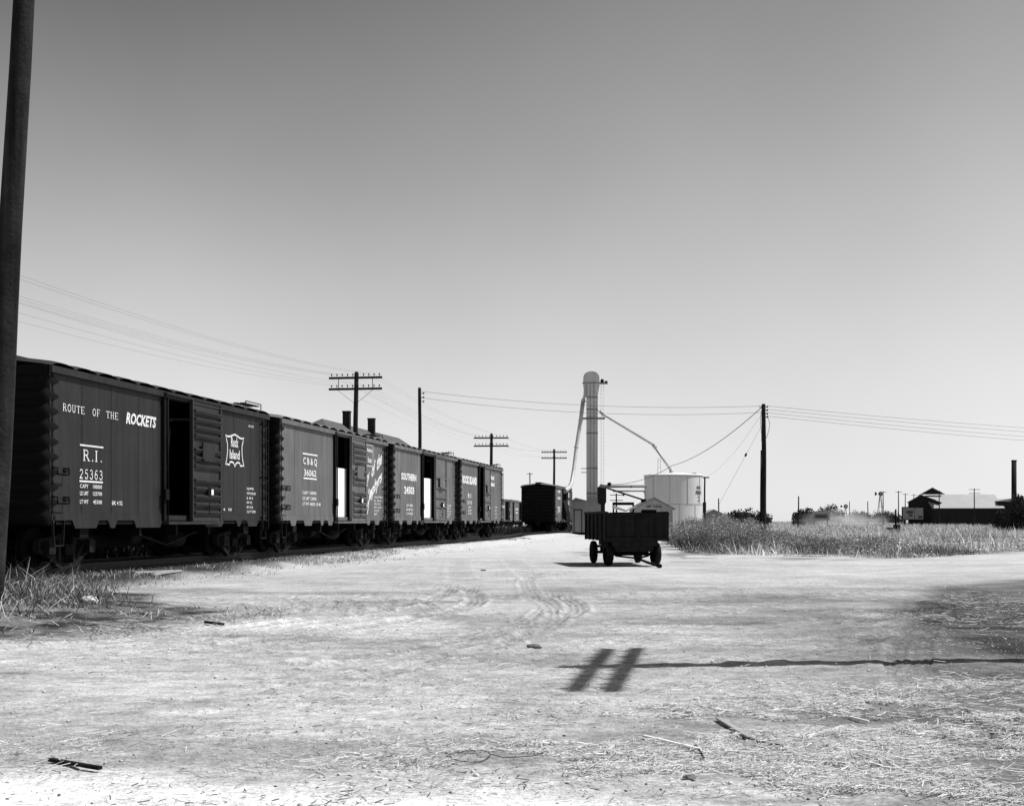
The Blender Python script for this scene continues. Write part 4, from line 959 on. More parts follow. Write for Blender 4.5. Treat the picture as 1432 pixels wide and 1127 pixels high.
# ------------------------------------------------------------------ far buildings
def gable(name, label, px0, px1, pyr, pye, d, depth, phi, wallm, roofm, extra=None, cat='shed', apex=.5, over=.3):
    x0, _, zr = P(px0, pyr, d); x1, _, ze_ = P(px1, pye, d); w = x1-x0
    r = empty(name, (x0, d, 0), -phi, label, cat)
    w = w/max(.3, math.cos(phi)); ax = w*apex
    m = MB(); m.prism([(0, -.2), (w, -.2), (w, ze_), (ax, zr-.15), (0, ze_)], 'y', 0, depth); m.build('wall', wallm, r)
    for sg, xe in ((-1, 0), (1, w)):
        m = MB(); xx = xe+sg*over; zz = ze_-over*(zr-ze_)/abs(xe-ax); m.prism([(ax, zr-.13), (ax, zr), (xx, zz+.12), (xx, zz)], 'y', -over, depth+over); m.build('roof', roofm, r)
    return r
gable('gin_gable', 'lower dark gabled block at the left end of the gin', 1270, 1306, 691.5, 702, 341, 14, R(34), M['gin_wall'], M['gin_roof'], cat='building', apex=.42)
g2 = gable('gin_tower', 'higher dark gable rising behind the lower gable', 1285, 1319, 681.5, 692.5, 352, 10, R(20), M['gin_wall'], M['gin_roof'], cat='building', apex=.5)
ls2 = empty('long_shed', (P(1304, 0, 335)[0], 335, 0), 0, 'long low dark walled gin shed with pale tin roof', 'building')
xw = P(1398, 0, 338)[0]-ls2.location.x; ze_ = P(0, 710, 338)[2]; zr_ = P(0, 692, 345)[2]
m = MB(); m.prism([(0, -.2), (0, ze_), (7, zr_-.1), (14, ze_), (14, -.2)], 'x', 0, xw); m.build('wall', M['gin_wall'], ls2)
for a, b in ((-.4, 7), (14.4, 7)):
    m = MB(); m.prism([(a, ze_-.2), (a, ze_-.08), (b, zr_+.1), (b, zr_-.05)], 'x', -.1+(0 if a < 0 else .0), xw+.1); m.build('roof', M['gin_roof'], ls2)
m = MB(); m.box(-1, 2.2, -.6, 3, P(0, 694, 338)[2]-.1, P(0, 693, 338)[2]); m.build('canopy', M['gin_wall'], ls2)
eb = empty('boiler_house', (P(1397, 0, 336)[0], 336, 0), 0, 'dark flat roofed block at the right end of the long shed', 'building')
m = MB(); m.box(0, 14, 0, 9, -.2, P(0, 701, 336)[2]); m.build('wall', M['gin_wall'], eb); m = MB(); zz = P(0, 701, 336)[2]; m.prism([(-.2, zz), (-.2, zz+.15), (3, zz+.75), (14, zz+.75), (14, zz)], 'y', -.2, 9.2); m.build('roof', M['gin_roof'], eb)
st = empty('smokestack', (P(1418, 0, 330)[0], 330, 0), 0, 'tall dark cylindrical smokestack above the tree at right', 'smokestack')
m = MB(); m.tube([(0, 0, -.1), (0, 0, P(0, 643.5, 330)[2])], [.68, .62], 20); m.build('stack', M['gin_wall'], st); m = MB(); zz = P(0, 643.5, 330)[2]; m.tube([(0, 0, zz-.3), (0, 0, zz+.04)], .70, 20); m.build('rim', M['gin_wall'], st)
lh = gable('farmhouse', 'small distant house with pale roof beyond the weeds right of the tank', 984, 1012, 712, 719, 250, 6, 0, M['sheet_wall'], M['gin_roof'], cat='house')
m = MB(); m.box(.2, .8, 2, 2.6, 2.6, 5.0); m.build('chimney', M['brick'], lh)
# billboards
def billboard(px0, px1, py0, py1, d, label, framed):
    x0, _, z0 = P(px0, py1, d); x1, _, z1 = P(px1, py0, d); r = empty('billboard', (x0, d, 0), 0, label, 'billboard'); w = x1-x0
    m = MB(); m.box(0, w, 0, .1, z0, z1); pn = m.build('panel', M['board_sign'], r)
    m = MB(); b = .12 if not framed else .28
    for q in ((-.05, w+.05, -.05, .12, z1-b, z1+.05), (-.05, w+.05, -.05, .12, z0-.05, z0+b), (-.05, b, -.06, .12, z0+b, z1-b), (w-b, w+.05, -.06, .12, z0+b, z1-b)): m.box(*q)
    m.build('frame', M['siding'] if framed else M['iron'], r)
    m = MB()
    if framed:
        m.box(w*.18, w*.82, -.03, -.001, z0+.30*(z1-z0), z0+.62*(z1-z0))
    else:
        m.box(w*.2, w*.5, -.03, -.001, z0+.5*(z1-z0), z0+.72*(z1-z0)); m.box(w*.3, w*.48, -.03, -.001, z0+.28*(z1-z0), z0+.45*(z1-z0)); m.box(w*.74, w*.93, -.03, -.001, z0+.12*(z1-z0), z0+.34*(z1-z0))
        m.box(w*.565, w*.585, -.03, -.001, z0+.15, z1-.15)
    m.build('painted_mark', M['sign_ink'], pn)
    for f in (.12, .88): m = MB(); m.box(w*f-.08, w*f+.08, .12, .3, -.1, z1-.2); m.build('post', M['siding'] if framed else M['iron'], r)
billboard(1261.5, 1292, 709, 727, 255, 'wide grey billboard with blurred dark marks before the gin gable', False)
billboard(1136, 1160, 715.5, 727, 260, 'small pale framed billboard before the round trees', True)
# trackside dark boxes in weeds
rb = empty('signal_relay_box', (P(1252, 0, 125)[0], 125, 0), 0, 'dark metal boxes on short posts standing in the weeds', 'equipment box')
def BQ(px, py): x, y, z = P(px, py, 125); return (x-rb.location.x, z)
for nm, a, b in (('cabinet', (1250, 747), (1258, 734)), ('small_cabinet', (1241, 745), (1248, 738))):
    (xa_, za_), (xb_, zb_) = BQ(*a), BQ(*b); m = MB(); m.box(xa_, xb_, -.2, .2, za_, zb_); m.box(xa_-.03, xb_+.03, -.23, .23, zb_, zb_+.04); m.build(nm, M['black'], rb)
for px in (1245, 1254):
    xx = BQ(px, 0)[0]; m = MB(); m.tube([(xx, 0, -.05), (xx, 0, BQ(0, 740)[1])], .05, 8); m.build('post', M['iron'], rb)
xx = BQ(1253, 0)[0]; m = MB(); m.tube([(xx, .1, 0), (xx, .1, BQ(0, 712)[1])], .09, 8); m.build('mast', M['black'], rb)
# windmills
def windmill(px, py, d, rw, label):
    x, _, z = P(px, py, d); r = empty('windmill', (x, d, 0), 0, label, 'windmill'); m = MB()
    for a, b in ((-1,-1),(1,-1),(1,1),(-1,1)): m.beam((a*.9, b*.9, -.1), (a*.1, b*.1, z-.2), .1)
    for k in range(1, 5):
        t = k/5; w_ = .9-.8*t; zz = z*t
        for (a, b), (c_, e_) in (((-1,-1),(1,-1)), ((1,-1),(1,1)), ((1,1),(-1,1)), ((-1,1),(-1,-1))): m.beam((a*w_, b*w_, zz), (c_*w_, e_*w_, zz), .06)
    m.build('tower', M['galv_dark'], r)
    m = MB()
    for k in range(14):
        a = 2*math.pi*k/14; q = Matrix.Rotation(a, 3, 'Y') @ Matrix.Rotation(R(25), 3, 'X'); m.obox(Vector((math.sin(a)*rw*.62, -.3, z+math.cos(a)*rw*.62)), rw*.30, .03, rw*.72, Matrix.Rotation(a, 3, 'Y'))
    m.tube([(0, -.4, z), (0, .2, z)], .12, 8); m.build('wheel', M['galv_dark'], r)
    m = MB(); m.beam((0, 0, z), (-rw*1.6, .4, z+.05), .06); m.prism([(-rw*1.3, z-.25), (-rw*2.1, z-.5), (-rw*2.1, z+.55), (-rw*1.3, z+.3)], 'y', .38, .42); m.build('tail_vane', M['iron'], r)
windmill(1231, 690.5, 330, .62, 'larger windmill with its tail vane left, left of the gin')
windmill(1182.5, 708, 520, .95, 'smaller windmill beyond the dust')

# ------------------------------------------------------------------ foliage
def leaves(name, blobs, n, size, m, parent=None, flat=.6, seed=0):
    rg_ = np.random.default_rng(seed); P_ = []; T_l = []
    tot = sum(b[3]*b[4]*b[5] for b in blobs)
    for b in blobs:
        k = max(8, int(n*b[3]*b[4]*b[5]/tot)); v = rg_.normal(size=(k, 3)); v /= np.linalg.norm(v, axis=1)[:, None]
        r = rg_.random(k)**.42; clump = .8+.4*vnoise(v[:, 0]*2.5+b[0], v[:, 2]*2.5+b[2], seed)
        P_.append(np.array(b[:3])+v*(r*clump)[:, None]*np.array(b[3:6])); T_l.append(.7+.6*rg_.random(k))
    C0 = np.concatenate(P_); T0 = np.concatenate(T_l); k = len(C0)
    a = rg_.normal(size=(k, 3)); a /= np.linalg.norm(a, axis=1)[:, None]; b = rg_.normal(size=(k, 3)); b -= a*(a*b).sum(1)[:, None]; b /= np.linalg.norm(b, axis=1)[:, None]
    s = size*(.6+.8*rg_.random(k))[:, None]
    V = np.stack([C0-a*s, C0+b*s*flat, C0+a*s, C0-b*s*flat], 1).reshape(-1, 3)
    V[:, 2] = np.maximum(V[:, 2], .02)
    Fq = np.arange(4*k).reshape(k, 4); o = npmesh(name, V, Fq, m, np.repeat(T0, 4))
    if parent: o.parent = parent
    return o
def tree(px, py_top, d, w, label, seed, group, m='leaf_dark', n=1600, size=.22, low=True):
    x, _, zt_ = P(px, py_top, d); r = empty('tree', (x, d, 0), 0, label, 'tree', group); rg_ = random.Random(seed); bl = []
    for k in range(9):
        a = rg_.uniform(0, 6.28); q = rg_.uniform(.1, .36)*w; rr = rg_.uniform(.16, .27)*w; rz_ = min(rr, zt_*.33)
        zc = rg_.uniform(rz_*.7, zt_-rz_)+(.0)
        bl.append((q*math.cos(a), q*math.sin(a), zc, rr, rr, rz_))
    bl.append((0, 0, zt_*.62, w*.2, w*.2, zt_*.38)); bl.append((w*.2, 0, zt_*.35, w*.28, w*.25, zt_*.33)); bl.append((-w*.22, 0, zt_*.33, w*.26, w*.25, zt_*.32))
    leaves('crown', bl, n, size, M[m], r, seed=seed)
    mm = MB(); mm.tube([(0, 0, -.1), (.1, 0, zt_*.3), (.0, .1, zt_*.6)], [.16, .12, .05], 7)
    for k in range(5):
        b = bl[k]; mm.tube([(.05, 0, zt_*.25), (b[0]*.5, b[1]*.5, zt_*.4), (b[0], b[1], b[2])], [.08, .05, .02], 5)
    mm.build('trunk', M['wood_dark'], r); return r
GT = 'trees across the field'
for i, (px, py, d, w, lb) in enumerate([
    (1024, 713, 300, 5.5, 'left rounded bushy tree low on the horizon behind the weed pole'), (1046, 709, 300, 7.0, 'middle and tallest bushy tree left of the weed pole'), (1064, 714, 290, 5.0, 'small bushy tree directly behind the weed pole'),
    (1118, 711, 320, 4.5, 'small round tree by the bent bare pole'), (1130, 708, 320, 6.0, 'round tree left of the small framed billboard'), (1150, 707, 325, 7.0, 'round tree behind the small framed billboard'), (1165, 704, 330, 7.5, 'tallest of the round trees left of the dust'),
    (1195, 712, 500, 8, 'far low tree right of the smaller windmill'), (1208, 713, 510, 7, 'far low tree beside the short bare pole'), (1224, 713, 480, 8, 'far low tree left of the larger windmill'), (1241, 712, 480, 9, 'far low tree right of the larger windmill'), (1254, 714, 450, 7, 'far low tree left of the wide billboard'),
    (1101, 725, 420, 8, 'very low scrub tree on the open horizon')]):
    if px == 1101: continue
    tree(px, py, d, w, lb, 50+i, GT, n=1500, size=.24)
tree(1424, 690, 148, 3.9, 'large black leafy tree at the right edge', 90, None, n=5200, size=.13)
tree(1446, 694, 150, 4.5, 'leafy tree cut by the right edge of the picture', 91, None, n=4200, size=.13)
tree(1403, 712, 160, 2.6, 'lower dark bush tree left of the large edge tree', 92, None, n=2200, size=.12)

def blades(name, X, Y, Z, Hh, W, lean, m, tint, seed=1, ang=None, curve=.35):
    rg_ = np.random.default_rng(seed); k = len(X); a = rg_.random(k)*6.283 if ang is None else ang
    ln = lean*(.3+rg_.random(k)*1.2); dx, dy = np.cos(a)*ln*Hh, np.sin(a)*ln*Hh
    f = rg_.random(k)*3.1416; wx, wy = np.cos(f)*W/2, np.sin(f)*W/2
    lv = []
    for t, ww in ((0, 1), (.5, .8), (1, .08)):
        cx = X+dx*t**1.6; cy = Y+dy*t**1.6; cz = Z+Hh*(t-curve*ln*t*t*.6)
        lv.append(np.stack([cx-wx*ww, cy-wy*ww, cz], 1)); lv.append(np.stack([cx+wx*ww, cy+wy*ww, cz], 1))
    V = np.stack(lv, 1).reshape(-1, 3); b = np.arange(k)[:, None]*6
    Fq = np.concatenate([b+np.array([0,1,3,2]), b+np.array([2,3,5,4])], 0)
    return npmesh(name, V, Fq, M[m], np.repeat(tint, 6))
def hgt(x, y): return height_full(np.asarray(x, float), np.asarray(y, float))[0]
# field of weeds on the right
def scatter(poly, n, seed, dens=None):
    rg_ = np.random.default_rng(seed); px = [p[0] for p in poly]; py = [p[1] for p in poly]
    x = rg_.uniform(min(px), max(px), n); y = rg_.uniform(min(py), max(py), n); k = region(x, y, poly)
    return x[k], y[k]
NF = [G(945,769), G(960,774), G(1060,777), G(1180,780), G(1290,780), G(1432,771), (34, 66), (58, 105), (60, 135), (22, 135), (14, 105), (12, 78)]
edge = [G(900,767), G(960,774), G(1060,777), G(1180,780), G(1290,780), G(1432,771), G(1600,765)]
def tone(x, y): return .22+1.45*sstep(.30, .66, fbm(x*.30, y*.10, 4, 66))
def thin(x, y, seed):
    d_, _a = segdist(x, y, edge); dn = fbm(x*.35, y*.22, 4, 55); keep = np.random.default_rng(seed).random(len(x)) < np.where(d_ < 8, 1.0, .6)*(.25+1.1*sstep(.34, .58, dn))
    return x[keep], y[keep], d_[keep], dn[keep]
x, y = scatter(NF, 330000, 3); x, y, d_, dn = thin(x, y, 1)
r1 = rng.random(len(x)); hh = (1.2-.6*sstep(14, 26, x-.25*(y-50)))*(.12+.55*r1**2.2)*(.35+1.25*dn)*.85
o = blades('field_weeds', x, y, 0*x-.02, hh, .010+.014*rng.random(len(x)), .7, 'field', (.45+1.9*rng.random(len(x))**1.5)*tone(x, y), 5)
tag(o, 'field of dry grey weeds on the right', 'weeds', kind='stuff')
def leafy(name, label, x, y, z, size, tint, m, seed):
    rg_ = np.random.default_rng(seed); k = len(x); C0 = np.stack([x, y, z], 1)
    a = rg_.normal(size=(k, 3)); a /= np.linalg.norm(a, axis=1)[:, None]; b = rg_.normal(size=(k, 3)); b -= a*(a*b).sum(1)[:, None]; b /= np.linalg.norm(b, axis=1)[:, None]
    s_ = (size*(.5+rg_.random(k)))[:, None]; V = np.stack([C0-a*s_, C0+b*s_*.5, C0+a*s_, C0-b*s_*.5], 1).reshape(-1, 3); V[:, 2] = np.maximum(V[:, 2], .0)
    return tag(npmesh(name, V, np.arange(4*k).reshape(k, 4), M[m], np.repeat(tint, 4)), label, 'weeds', kind='stuff')
x, y = scatter(NF, 5200, 7); k = rng.random(len(x)) < sstep(.42, .6, fbm(x*.4, y*.3, 3, 58))*(1-.6*sstep(20, 34, x)); x, y = x[k], y[k]
o = blades('tall_stalks', x, y, 0*x, .6+.65*rng.random(len(x)), .022+.02*rng.random(len(x)), .35, 'field', .5+1.8*rng.random(len(x)), 77); tag(o, 'scattered taller stalks standing above the field weeds', 'weeds', kind='stuff')
x, y = scatter(NF, 420000, 4); x, y, d_, dn = thin(x, y, 2)
cl = fbm(x*1.1, y*.8, 3, 57); top = (1.15-.55*sstep(14, 26, x-.25*(y-50)))*(.10+.62*sstep(.36, .62, cl))*(.5+.9*dn)
o = leafy('leafy_weeds', 'leafy undergrowth among the dry weeds of the right hand field', x, y, top*rng.random(len(x))**.7, .030+0*x, (.35+1.5*rng.random(len(x))**1.4)*tone(x+9, y), 'field', 44)
x = rng.uniform(10, 330, 160000); y = 105+700*rng.random(160000)**1.8; k = (x < 14+y*.62) & (x > 18+.02*y); x, y = x[k], y[k]; dn = fbm(x*.06, y*.04, 3, 15)
k = rng.random(len(x)) < sstep(.25, .6, dn); x, y, dn = x[k], y[k], dn[k]
o = blades('far_scrub', x, y, 0*x, (.3+.5*rng.random(len(x)))*(y/150)**.3, .06*(y/120)**.8, .5, 'field', .45+1.0*dn+.5*rng.random(len(x)), 6)
tag(o, 'thin scrub covering the far field', 'scrub', kind='stuff')
# tall pale weeds in front of tank
def weed_bush(px, d, h, w, label, seed, pale):
    x, y, _ = P(px, 0, d); r = empty('weed_clump', (x, y, 0), 0, label, 'weed clump', 'tall weed clumps at the yard edge'); rg_ = random.Random(seed); m = MB()
    tips = []
    for k in range(int(26*w)):
        a = rg_.uniform(0, 6.28); q = rg_.uniform(0, .5)*w; hh = h*rg_.uniform(.5, 1.0)*(1-.25*q/w); x0, y0 = q*.5*math.cos(a), q*.5*math.sin(a); x1, y1 = q*1.05*math.cos(a)+rg_.uniform(-.1,.1), q*math.sin(a)
        pts = [(x0, y0, 0), (x0*.6+x1*.4, y0*.6+y1*.4, hh*.5), (x1, y1, hh)]; m.tube(pts, [.014, .010, .004], 3, cap=False); tips.append(pts)
        for j in range(4):
            t = .4+.15*j; bx_, by_, bz_ = x0+(x1-x0)*t, y0+(y1-y0)*t, hh*t; m.tube([(bx_, by_, bz_), (bx_+rg_.uniform(-.25,.25), by_+rg_.uniform(-.25,.25), bz_+rg_.uniform(.05,.28))], [.008, .003], 3, cap=False)
    m.build('stem', M['straw'] if False else (M['siding'] if pale else M['wood_grey']), r)
    bl = [(rg_.uniform(-.35,.35)*w, rg_.uniform(-.35,.35)*w, h*rg_.uniform(.18,.75), w*.26, w*.26, h*.24) for k in range(8)]
    leaves('foliage', bl, int(1500*w*h), .045, M['leaf_mid'], r, .35, seed)
for i, (px, d, h, w, pale, lb) in enumerate([
    (952, 64, 1.1, 1.8, 0, 'leftmost low weed clump at the yard edge by the gabled shed'), (966, 60, 1.6, 2.2, 0, 'dark leafy weed clump before the tank'), (985, 59, 1.85, 2.5, 1, 'tall pale stemmed weed clump under the tank letters'),
    (1008, 60, 1.8, 2.5, 1, 'tall feathery weed clump below the small house'), (1030, 57, 1.7, 2.4, 1, 'pale bright weed clump left of the weed pole'), (1048, 54, 1.35, 2.0, 1, 'brightest twiggy weed clump at the yard edge'),
    (1010, 55.5, .8, 1.9, 0, 'low leafy weed clump in front of the tall ones'), (1070, 60, 1.1, 2.0, 0, 'dark weed clump at the foot of the weed pole'), (1092, 66, .9, 1.8, 0, 'weed clump just right of the weed pole'),
    (1135, 53, .8, 2.4, 0, 'dark low weed clump at the yard edge right of the weed pole'), (1215, 51, .75, 2.6, 0, 'dark low weed clump at the road bend'), (1165, 52, .7, 2.4, 0, 'dark low weed clump between two others at the road bend')]):
    weed_bush(px, d, h, w, lb, 200+i, pale)
# grass along the near side of the track
n = 52000; s = rng.uniform(-14, 62, n); off = -(.1+2.3*rng.random(n)**1.6); pts = np.array([TF(a, b) for a, b in zip(s, off)]); x, y = pts[:, 0], pts[:, 1]
k = rng.random(n) < (.10+1.2*sstep(.38, .6, fbm(x*.6, y*.6, 3, 71)))*np.where(off < -1.5+1.0*sstep(14, 34, s), .12, 1)*(1-.6*sstep(10, 40, s)); x, y = x[k], y[k]
o = blades('trackside_grass', x, y, hgt(x, y)-.01, .03+.13*rng.random(len(x))**1.6, .009+.008*rng.random(len(x)), 1.0, 'grass', .3+1.5*rng.random(len(x))**1.5, 8)
tag(o, 'short dry grass along the near rail', 'grass', kind='stuff')
n = 26000; s = rng.uniform(-5, 150, n); off = 3.9+2.6*rng.random(n); pts = np.array([TF(a, b) for a, b in zip(s, off)]); x, y = pts[:, 0], pts[:, 1]
o = blades('far_side_blocker', x, y, 0*x, .35+.75*rng.random(n), .05+.04*rng.random(n), .4, 'leaf_dark', .6+.8*rng.random(n), 9)  # added dark strip, blocks the bright ground seen under the cars
tag(o, 'dark blades added beyond the train to black out the gap under the cars', 'weeds', kind='stuff')
# tall grass round the big pole
n = 3800; a = rng.random(n)*6.283; q = rng.random(n)**.6; x = -7.15+1.15*q*np.cos(a)+.25*rng.normal(size=n); y = 18.2+3.0*q*np.sin(a)
cl = fbm(x*2.5, y*2.5, 2, 14); k = rng.random(n) < .3+1.3*sstep(.35, .6, cl); x, y, q = x[k], y[k], q[k]
o = blades('tall_grass', x, y, hgt(x, y)-.02, (.14+.80*rng.random(len(x))**1.7)*(1.1-.5*q), .010+.008*rng.random(len(x)), 1.0, 'grass', .12+1.6*rng.random(len(x))**1.9, 10, curve=.8)
tag(o, 'tall dry grass around the foot of the leaning pole', 'grass', kind='stuff')
n = 5000; x = rng.uniform(-8.8, -3.2, n); y = 14.6+(x+8)*.75+rng.normal(size=n)*1.5; k = rng.random(n) < sstep(.38, .62, fbm(x*1.3, y*1.3, 3, 73)); x, y = x[k], y[k]
o = blades('flattened_grass', x, y, hgt(x, y), .05+.12*rng.random(len(x)), .008+.008*rng.random(len(x)), 2.6, 'grass', .4+1.5*rng.random(len(x)), 12, curve=.5)
tag(o, 'flattened dry grass spreading from the leaning pole', 'grass', kind='stuff')
# straw litter over the yard
def litter(name, label, x, y, ln, w, tint, seed, up=.03, m='straw'):
    rg_ = np.random.default_rng(seed); k = len(x); a = rg_.normal(.3, 1.1, k); z = hgt(x, y)+.004+up*rg_.random(k)**2
    dx, dy = np.cos(a)*ln/2, np.sin(a)*ln/2; nx_, ny_ = -np.sin(a)*w/2, np.cos(a)*w/2; tz = rg_.normal(0, .16, k)*ln/2; bend = rg_.normal(0, .12, k)*ln
    lv = []
    for t in (-1, 0, 1):
        cx, cy = x+dx*t+nx_/w*bend*(t == 0), y+dy*t+ny_/w*bend*(t == 0); cz = np.maximum(z+tz*t+w*.3, z-.004)
        lv += [np.stack([cx-nx_, cy-ny_, cz], 1), np.stack([cx, cy, cz+w*.5], 1), np.stack([cx+nx_, cy+ny_, cz], 1)]
    V = np.stack(lv, 1).reshape(-1, 3); b = np.arange(k)[:, None]*9
    Fq = np.concatenate([b+np.array(q) for q in ([0,1,4,3], [1,2,5,4], [3,4,7,6], [4,5,8,7])], 0)
    o = npmesh(name, V, Fq, M[m], np.repeat(tint, 9)); return tag(o, label, 'straw' if m == 'straw' else 'debris', kind='stuff')
def view_scatter(n, y0, y1, power, seed):       # spread over the yard, denser nearby
    rg_ = np.random.default_rng(seed); d = y0+(y1-y0)*rg_.random(n)**power; return rg_.uniform(-.46, .46, n)*d, d
x, y = view_scatter(260000, 5.7, 10.6, 1.1, 21)
dn = fbm(x*1.1, y*2.0, 5, 91)+.10*sstep(-1, 2.5, x)-.05; k = rng.random(len(x)) < sstep(.42, .60, dn)*(.25+1.2*sstep(.38, .6, fbm(x*5, y*6, 3, 92)))*(1-.8*sstep(8.2, 10.4, y-.9*(x > .5)))*(.16+.84*sstep(-1.2, 1.5, x))*.8; k &= ~((y < 6.7-.12*(x+3)) & (x < 1)); x, y = x[k], y[k]
litter('straw_litter', 'pale straw and stalk litter across the foreground', x, y, .012+.14*rng.random(len(x))**3.0, .0022+.0042*rng.random(len(x))**2, .28+.80*rng.random(len(x)), 1)
x, y = view_scatter(42000, 5.7, 26, 1.5, 22); dn = fbm(x*.5, y*.5, 4, 95); k = rng.random(len(x)) < .05+.9*sstep(.46, .64, dn); x, y = x[k], y[k]
litter('stalk_litter', 'scattered stalks over the middle of the yard', x, y, .02+.14*rng.random(len(x))**2.6, .003+.004*rng.random(len(x))**2, .3+.8*rng.random(len(x)), 2)
x, y = view_scatter(9000, 5.8, 20, 1.6, 23); dn = fbm(x*.7, y*.7, 4, 97); k = rng.random(len(x)) < .04+.8*sstep(.48, .62, dn); x, y = x[k], y[k]
litter('dark_debris', 'dark twigs and bark bits scattered on the dust', x, y, .012+.07*rng.random(len(x))**3, .003+.006*rng.random(len(x))**2, 1.2+2.5*rng.random(len(x)), 3, m='leaf_dark')
# pebbles and clods
def rocks(name, label, x, y, r, m, seed):
    rg_ = np.random.default_rng(seed); k = len(x); base = np.array([(1,0,0),(-1,0,0),(0,1,0),(0,-1,0),(0,0,.6),(0,0,-.6)], float)
    V = base[None]*r[:, None, None]*(.7+.6*rg_.random((k, 6, 1))); V += np.stack([x, y, hgt(x, y)+r*.25], 1)[:, None]; b = np.arange(k)[:, None]*6
    Fq = np.concatenate([b+np.array(q) for q in ((0,2,4),(2,1,4),(1,3,4),(3,0,4),(2,0,5),(1,2,5),(3,1,5),(0,3,5))], 0)
    return tag(npmesh(name, V.reshape(-1, 3), Fq, M[m], np.ones(6*k)), label, 'stones', kind='stuff')
x, y = view_scatter(60000, 5.5, 30, 1.35, 33); k = rng.random(len(x)) < .15+1.1*sstep(.4, .62, fbm(x*.9, y*.9, 4, 61)); x, y = x[k], y[k]; M['crumb'] = mat('soil_crumbs', .55, .95, .35, 6)
rocks('soil_crumbs', 'loose crumbs of dry soil over the yard', x, y, (.0015+.008*rng.random(len(x))**3)*(.7+y/40), 'crumb', 6)
x, y = view_scatter(1000, 5.6, 24, 1.5, 31); rocks('pebbles', 'small clods and pebbles on the dust', x, y, .003+.010*rng.random(len(x))**3, 'clod', 4)
x, y = view_scatter(900, 5.6, 24, 1.5, 32); rocks('pale_pebbles', 'pale pebbles on the dust', x, y, .004+.016*rng.random(len(x))**3, 'stone', 5)
# single pieces lying about
def gz(x, y): return float(hgt([x], [y])[0])
def lump(px, py, r, label, m, name='rock', cat='rock', sq=.7):
    x, y = G(px, py); bm = __import__('bmesh').new(); __import__('bmesh').ops.create_icosphere(bm, subdivisions=3, radius=1)
    for v in bm.verts:
        c = v.co; f = 1+.35*(vnoise(np.array([c.x*2+px]), np.array([c.y*2+c.z*1.7]), 3)[0]-.5)+.2*(vnoise(np.array([c.x*5+c.z]), np.array([c.y*5-c.z*3+px]), 5)[0]-.5)
        v.co = Vector((c.x*r*1.25*f, c.y*r*f, c.z*r*sq*f))
    me = bpy.data.meshes.new(name); bm.to_mesh(me); bm.free(); me.materials.append(M[m]); o = bpy.data.objects.new(name, me); C.objects.link(o); o.location = (x, y, gz(x, y)+r*sq*.5); return tag(o, label, cat)
lump(125, 857, .11, 'pale stone at the edge of the grass near the leaning pole', 'stone')
lump(747, 906, .065, 'dark clod of dung left of the crossarm shadow', 'clod', 'clod', 'clod', .4)
lump(964, 1091, .03, 'small dark clod in the straw at bottom', 'clod', 'clod', 'clod')
lump(947, 1000, .028, 'small dark clod below the crossarm shadow', 'clod', 'clod', 'clod')
lump(963, 1003, .03, 'second small dark clod below the crossarm shadow', 'clod', 'clod', 'clod')
lump(676, 798, .06, 'small dark lump in the yard left of the wagon', 'clod', 'clod', 'clod', .4)
def stick(p0, p1, w, h, label, m, name='board'):
    (x0, y0), (x1, y1) = G(*p0), G(*p1); b = MB(); b.beam((x0, y0, gz(x0, y0)+h*.5+.010), (x1, y1, gz(x1, y1)+h*.6+.012), w, h); return tag(b.build(name, M[m]), label, name)
stick((70, 1068), (140, 1082), .03, .018, 'dark board scrap lying at lower left', 'wood_dark')
for (a, b, w_, lb) in ((P(186, 795, 28.4), P(240, 789.5, 29.8), .14, 'pale board lying beside the nearest boxcar'), (P(212, 793, 28.6), P(252, 787, 30.2), .10, 'narrower pale board crossing the one beside the nearest boxcar')):
    m = MB(); m.beam((a[0], a[1], gz(a[0], a[1])+.03), (b[0], b[1], gz(b[0], b[1])+.05), w_, .04); tag(m.build('board', M['siding']), lb, 'board')
stick((1005, 1008), (1050, 1036), .04, .012, 'slanting broken pale board in the straw', 'siding', 'stick')
stick((900, 1035), (980, 1052), .02, .015, 'bleached stick left of the straw hollow', 'bright', 'stick')
stick((1130, 1034), (1180, 1020), .018, .015, 'bleached stick right of the straw hollow', 'bright', 'stick')
stick((1042, 1036), (1098, 1050), .016, .014, 'dark rotten stick in the straw hollow', 'wood_dark', 'stick')
stick((972, 1044), (984, 1064), .012, .012, 'thin dark twig left of the straw hollow', 'wood_dark', 'stick')
stick((287, 873), (312, 876), .04, .03, 'short twig on the dust left of the tyre tracks', 'wood_dark', 'stick')
stick((1188, 1006), (1215, 1012), .015, .012, 'short straw stalk near the right dark soil', 'bright', 'stick')
m = MB(); cx, cy = G(655, 1064); pts = []
for k in range(22):
    a = 2*math.pi*k/20; pts.append((cx+.12*math.cos(a)*(1+.1*math.sin(3*a)), cy+.17*math.sin(a), gz(cx, cy)+.012+.006*math.sin(2*a)))
pts += [(cx+.2, cy-.05, gz(cx, cy)+.012), (cx+.34, cy-.02, gz(cx, cy)+.015), (cx+.4, cy+.04, gz(cx, cy)+.012)]
m.tube(pts, .0022, 5); tag(m.build('wire_loop', M['iron']), 'thin loop of wire lying on the dust at bottom centre', 'wire')
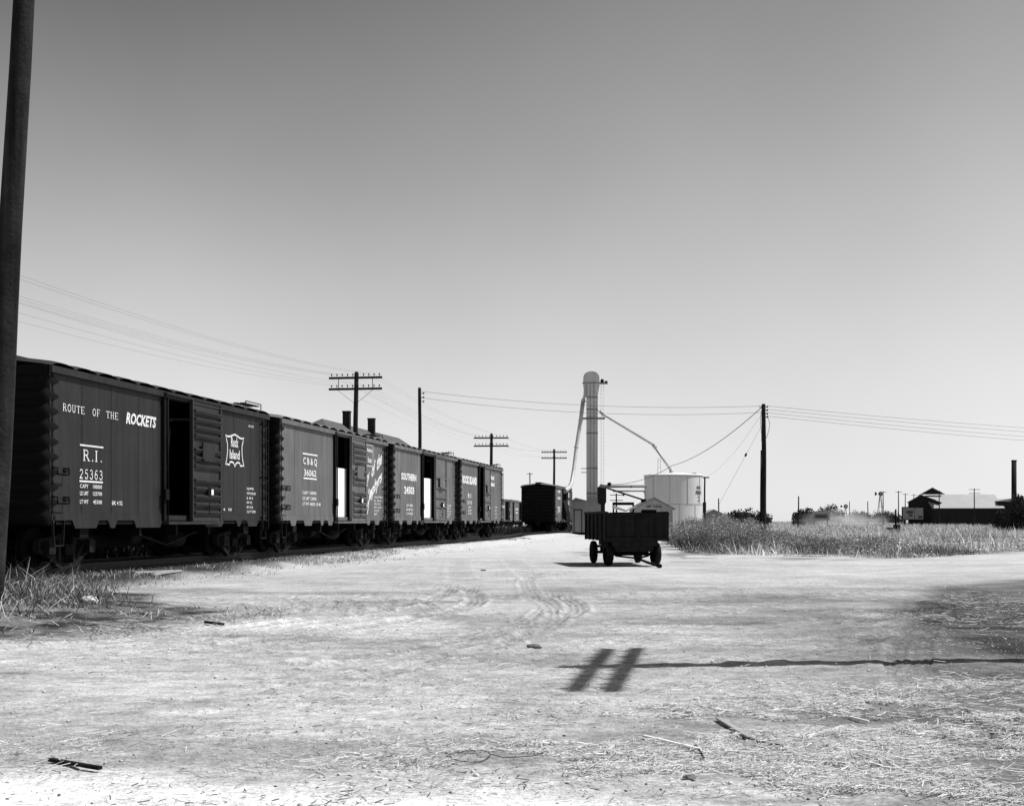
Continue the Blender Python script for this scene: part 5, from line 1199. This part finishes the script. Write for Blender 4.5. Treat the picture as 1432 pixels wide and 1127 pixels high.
# dust behind a passing car on the far road
def ellipsoid(name, c, r):
    m = MB(); n, k = 24, 12; vs = []
    for i in range(k+1):
        t = math.pi*i/k
        for j in range(n): a = 2*math.pi*j/n; vs.append((c[0]+r[0]*math.sin(t)*math.cos(a), c[1]+r[1]*math.sin(t)*math.sin(a), c[2]+r[2]*math.cos(t)))
    return m.add(vs, [(i*n+j, (i+1)*n+j, (i+1)*n+(j+1)%n, i*n+(j+1)%n) for i in range(k) for j in range(n)], True)
dm = bpy.data.materials.new('dust_air'); dm.use_nodes = True; nt = dm.node_tree; nt.nodes.clear(); pv = nt.nodes.new('ShaderNodeVolumePrincipled'); ou = nt.nodes.new('ShaderNodeOutputMaterial')
pv.inputs['Color'].default_value = (.95,.95,.95,1); tc = nt.nodes.new('ShaderNodeTexCoord'); no = nt.nodes.new('ShaderNodeTexNoise'); no.inputs['Scale'].default_value = 2.6; no.inputs['Detail'].default_value = 3
mr = nt.nodes.new('ShaderNodeMapRange'); mr.inputs[1].default_value = .35; mr.inputs[2].default_value = .75; mr.inputs[3].default_value = 0; mr.inputs[4].default_value = .30
ln_ = nt.nodes.new('ShaderNodeVectorMath'); ln_.operation = 'LENGTH'; fo = nt.nodes.new('ShaderNodeMapRange'); fo.interpolation_type = 'SMOOTHSTEP'
fo.inputs[1].default_value = .15; fo.inputs[2].default_value = 1.0; fo.inputs[3].default_value = 1; fo.inputs[4].default_value = 0; mu = nt.nodes.new('ShaderNodeMath'); mu.operation = 'MULTIPLY'
lk = nt.nodes and nt.links.new
lk(tc.outputs['Object'], no.inputs['Vector']); lk(no.outputs['Fac'], mr.inputs[0]); lk(tc.outputs['Object'], ln_.inputs[0]); lk(ln_.outputs['Value'], fo.inputs[0]); lk(mr.outputs[0], mu.inputs[0]); lk(fo.outputs[0], mu.inputs[1]); lk(mu.outputs[0], pv.inputs['Density']); lk(pv.outputs[0], ou.inputs['Volume'])
c = P(1180, 724, 300); o = ellipsoid('dust_cloud', (0, 0, 0), (1, 1, 1)).build('dust_cloud', dm); o.location = (c[0], c[1], 1.0); o.scale = (13, 7, 3.6); tag(o, 'pale dust cloud hanging over the far road', 'dust', kind='stuff')
# distant car raising the dust and pale far road
x0, y0 = G(1100, 738.5); m = MB()
m.add([(60, 236, .06), (110, 240, .06), (180, 262, .06), (180, 268, .06), (110, 246, .06), (60, 242, .06)], [(0,1,4,5), (1,2,3,4)])
tag(m.build('far_road', mat('far_road_dust', .5, .95, .1, .1)), kind='structure')
